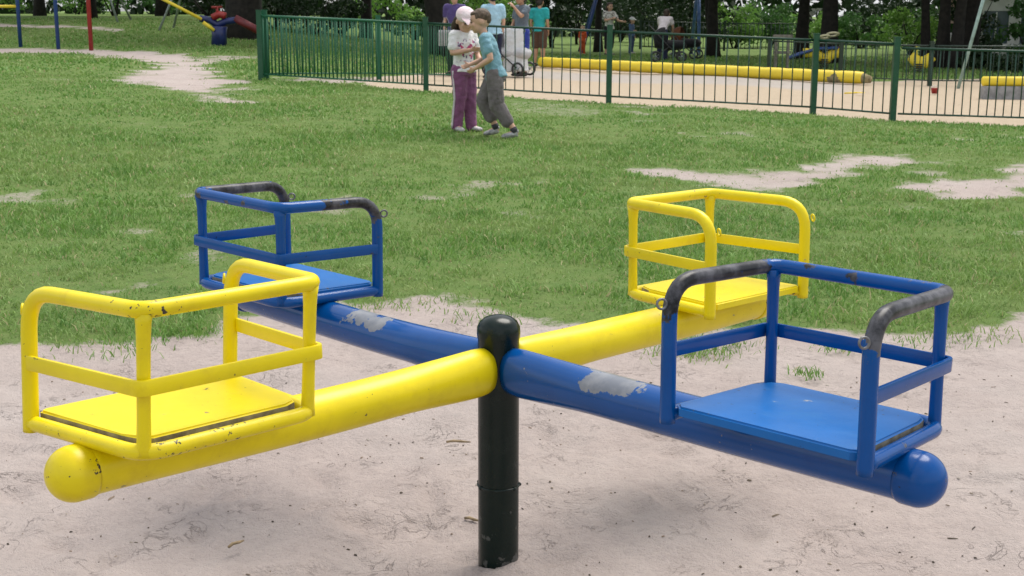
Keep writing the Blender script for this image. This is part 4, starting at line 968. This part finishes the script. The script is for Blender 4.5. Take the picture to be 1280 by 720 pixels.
person('person in a teal t-shirt and brown shorts beside the man in grey', gz(674, 33.0), R(-20), 1.72, dict(), shirt=cloth('teal_cotton', (.03, .36, .38)), sleeve=.3, pants=cloth('brown_shorts', (.10, .055, .04)), hem=.44, shoe=SHOED, hair=HAIRD, sk=SKIN2)
person('woman in a white patterned top with dark trousers holding out an arm', gz(761, 43.0), R(-150), 1.70, dict(elR=(.13, .06, .66), wrR=(.06, .16, .70), elL=(-.14, .10, .66), wrL=(-.16, .26, .645)), shirt=cloth('white_patterned_blouse', (.70, .68, .64), .2, pattern=(1.0, 1.5, .3, (.08, .07, .07), (.3, .26, .22), 16)), sleeve=.3, pants=BLACKT, hem=.75, shoe=SHOED, hair=HAIRB, long_hair=True)
person('small child in orange standing beside the leg of the blue swing', gz(728, 44.0), R(170), .95, dict(), child=True, hs=1.35, shirt=cloth('orange_cotton', (.62, .10, .03)), sleeve=.6, pants=cloth('orange_trousers', (.50, .09, .03)), shoe=mat('pale_shoe', (.55, .53, .53)), hair=mat('hair_blond', (.45, .32, .16), .6, .3, 40), voxel=.009)
person('child in blue denim and a white hat between the woman and the pram', gz(789, 44.5), R(-120), 1.22, dict(elR=(.13, .04, .64), wrR=(.07, .12, .62)), child=True, hs=1.15, shirt=cloth('denim_jacket', (.10, .16, .30), .35), sleeve=.8, pants=cloth('denim_trousers', (.06, .09, .20)), shoe=mat('pale_shoe', (.55, .53, .53)), hair=HAIRB, cap=cloth('white_hat_cotton', (.75, .75, .75)), voxel=.010)
person('person in a white t-shirt with their back turned bending over the pram', gz(828, 38.5), R(-25), 1.62, dict(pel=(0, -.05, .50), wai=(0, .0, .58), che=(0, .08, .67), nec=(0, .14, .755), hea=(0, .20, .82), shR=(.105, .12, .73), shL=(-.105, .12, .73), elR=(.13, .17, .59), elL=(-.13, .17, .59), wrR=(.10, .25, .50), wrL=(-.10, .25, .50), hiR=(.05, -.05, .49), hiL=(-.05, -.05, .49)), shirt=cloth('white_pink_cotton', (.78, .70, .72)), sleeve=.3, pants=NAV, shoe=SHOED, hair=HAIRB)
# bag carried by the adult in purple
bgp = pat(557, 45, 26.7); BAGM = cloth('grey_bag_canvas', (.40, .38, .40), .25)
t = thing('bag', 'pale grey shoulder bag hanging beside the adult in purple', 'bag', bgp)
bm = bmesh.new(); box(bm, (0, 0, -.08), (.32, .16, .40)); fin('bag_body', bm, BAGM, t, bevel=.05)
bm = bmesh.new(); sweep(bm, dens(fillet([(-.12, 0, .10), (.0, 0, .42), (.14, 0, .10)], .1), .03), (.018, .005), 6); fin('strap', bm, BAGM, t)
bm = bmesh.new(); box(bm, (0, -.005, -.24), (.326, .166, .10)); fin('dark_base', bm, BLACKT, t, bevel=.03)
# prams
def pram(label, loc, rz, hoodm, bodym, blanket=None):
    t = thing('pram', label, 'pram', loc, rz); K = mat('pram_frame', (.03, .03, .033), .4, .3, 12)
    for x_ in (-.26, .26):
        for y_ in (-.36, .36):
            bm = bmesh.new(); torus(bm, (x_, y_, .15), (1, 0, 0), .125, .024, 20, 8); w = fin('wheel', bm, K, t)
            bm = bmesh.new(); sweep(bm, [(x_-.02, y_, .15), (x_+.02, y_, .15)], .03, 8)
            for a in range(5):
                q_ = a*PI/2.5; sweep(bm, [(x_, y_, .15), (x_, y_+.12*math.cos(q_), .15+.12*math.sin(q_))], .006, 5)
            fin('spokes', bm, STEEL, w)
    bm = bmesh.new()
    for x_ in (-.24, .24):
        sweep(bm, [(x_, -.36, .15), (x_, 0, .42), (x_, .55, 1.0)], .014, 8); sweep(bm, [(x_, .36, .15), (x_, 0, .42)], .014, 8)
    sweep(bm, [(-.25, .55, 1.0), (.25, .55, 1.0)], .018, 8); fin('frame', bm, K, t)
    bm = bmesh.new(); sweep(bm, [(0, -.46, .52), (0, -.40, .48), (0, 0, .46), (0, .32, .50), (0, .38, .60)], [(.16, .08), (.22, .13), (.23, .15), (.22, .14), (.18, .06)], 16); fin('carrycot', bm, bodym, t)
    bm = bmesh.new(); ball(bm, (0, .16, .66), (.235, .28, .30), 20, 14)
    bmesh.ops.bisect_plane(bm, geom=bm.verts[:]+bm.edges[:]+bm.faces[:], plane_co=(0, .06, .6), plane_no=(0, -1, .15), clear_outer=True); bmesh.ops.solidify(bm, geom=bm.faces[:], thickness=.008); fin('hood', bm, hoodm, t)
    if blanket:
        def bl(b): sweep(b, [(0, -.12, 1.02), (0, -.12, .96), (0, -.14, .6), (0, -.16, .10)], [(.10, .18), (.16, .23), (.20, .25), (.23, .29)], 18, up=Vector((0, 1, 0)))
        solid('blanket', bl, .02, blanket, t, 2, folds=.022, fs=7)
    return t
pram('pram draped with a pale grey-white blanket between the boy and the man in grey', gz(636, 27.6), R(60), cloth('pale_hood', (.62, .63, .65)), cloth('pale_carrycot', (.5, .5, .52)), cloth('white_blanket', (.70, .71, .73), .15))
pram('black pram standing on the grass behind the long yellow log', gz(836, 37.0), R(85), cloth('black_hood', (.015, .015, .018)), cloth('black_carrycot', (.012, .012, .014)))
pram('second dark pram with a rust-brown hood beside the blue swing post', gz(856, 40.0), R(65), cloth('brown_hood', (.13, .045, .02)), cloth('black_carrycot', (.012, .012, .014)))
# ------------------------------------------------------------------ CAMERA, SKY, SUN
cam = bpy.data.cameras.new('camera'); co = bpy.data.objects.new('camera', cam); COL.objects.link(co)
cam.sensor_width = 36; cam.lens = FPX/1280*36; cam.clip_start = .05; cam.clip_end = 2000
co.matrix_world = Matrix.Translation((0, 0, CAMH)) @ Matrix.Rotation(PI/2-PITCH, 4, 'X') @ Matrix.Rotation(ROLL, 4, 'Z')
cam.dof.use_dof = True; cam.dof.focus_distance = 2.8; cam.dof.aperture_fstop = 22
S.camera = co
SUN_EL, SUN_AZ = R(62), R(35)     # azimuth measured clockwise from +Y
sun = bpy.data.lights.new('sun', 'SUN'); sun.energy = 2.4; sun.angle = R(36); sun.color = (1, .95, .87)
so = bpy.data.objects.new('sun', sun); COL.objects.link(so)
dv = Vector((math.sin(SUN_AZ)*math.cos(SUN_EL), math.cos(SUN_AZ)*math.cos(SUN_EL), math.sin(SUN_EL)))
so.rotation_euler = dv.to_track_quat('Z', 'Y').to_euler()
W = bpy.data.worlds.new('World'); S.world = W; W.use_nodes = True; N = W.node_tree.nodes; L = W.node_tree.links; N.clear()
sky = N.new('ShaderNodeTexSky'); sky.sky_type = 'NISHITA'; sky.sun_disc = False; sky.sun_elevation = SUN_EL; sky.sun_rotation = SUN_AZ
sky.dust_density = 4; sky.air_density = 1.2; sky.ozone_density = 1
tc = nd(N, 'ShaderNodeTexCoord'); cl = nd(N, 'ShaderNodeTexNoise', i_Scale=2.2, i_Detail=6, i_Roughness=.6); L.new(tc.outputs['Generated'], cl.inputs['Vector'])
f = ramp(N, L, cl.outputs['Fac'], .30, .56)
c = mixc(N, L, f, sky.outputs[0], (7.0, 7.2, 7.4))
bg = nd(N, 'ShaderNodeBackground', i_Strength=.10); L.new(c, bg.inputs[0]); o = N.new('ShaderNodeOutputWorld'); L.new(bg.outputs[0], o.inputs[0])
S.view_settings.view_transform = 'Standard'; S.view_settings.look = 'None'; S.view_settings.exposure = 0.64; S.view_settings.gamma = 1
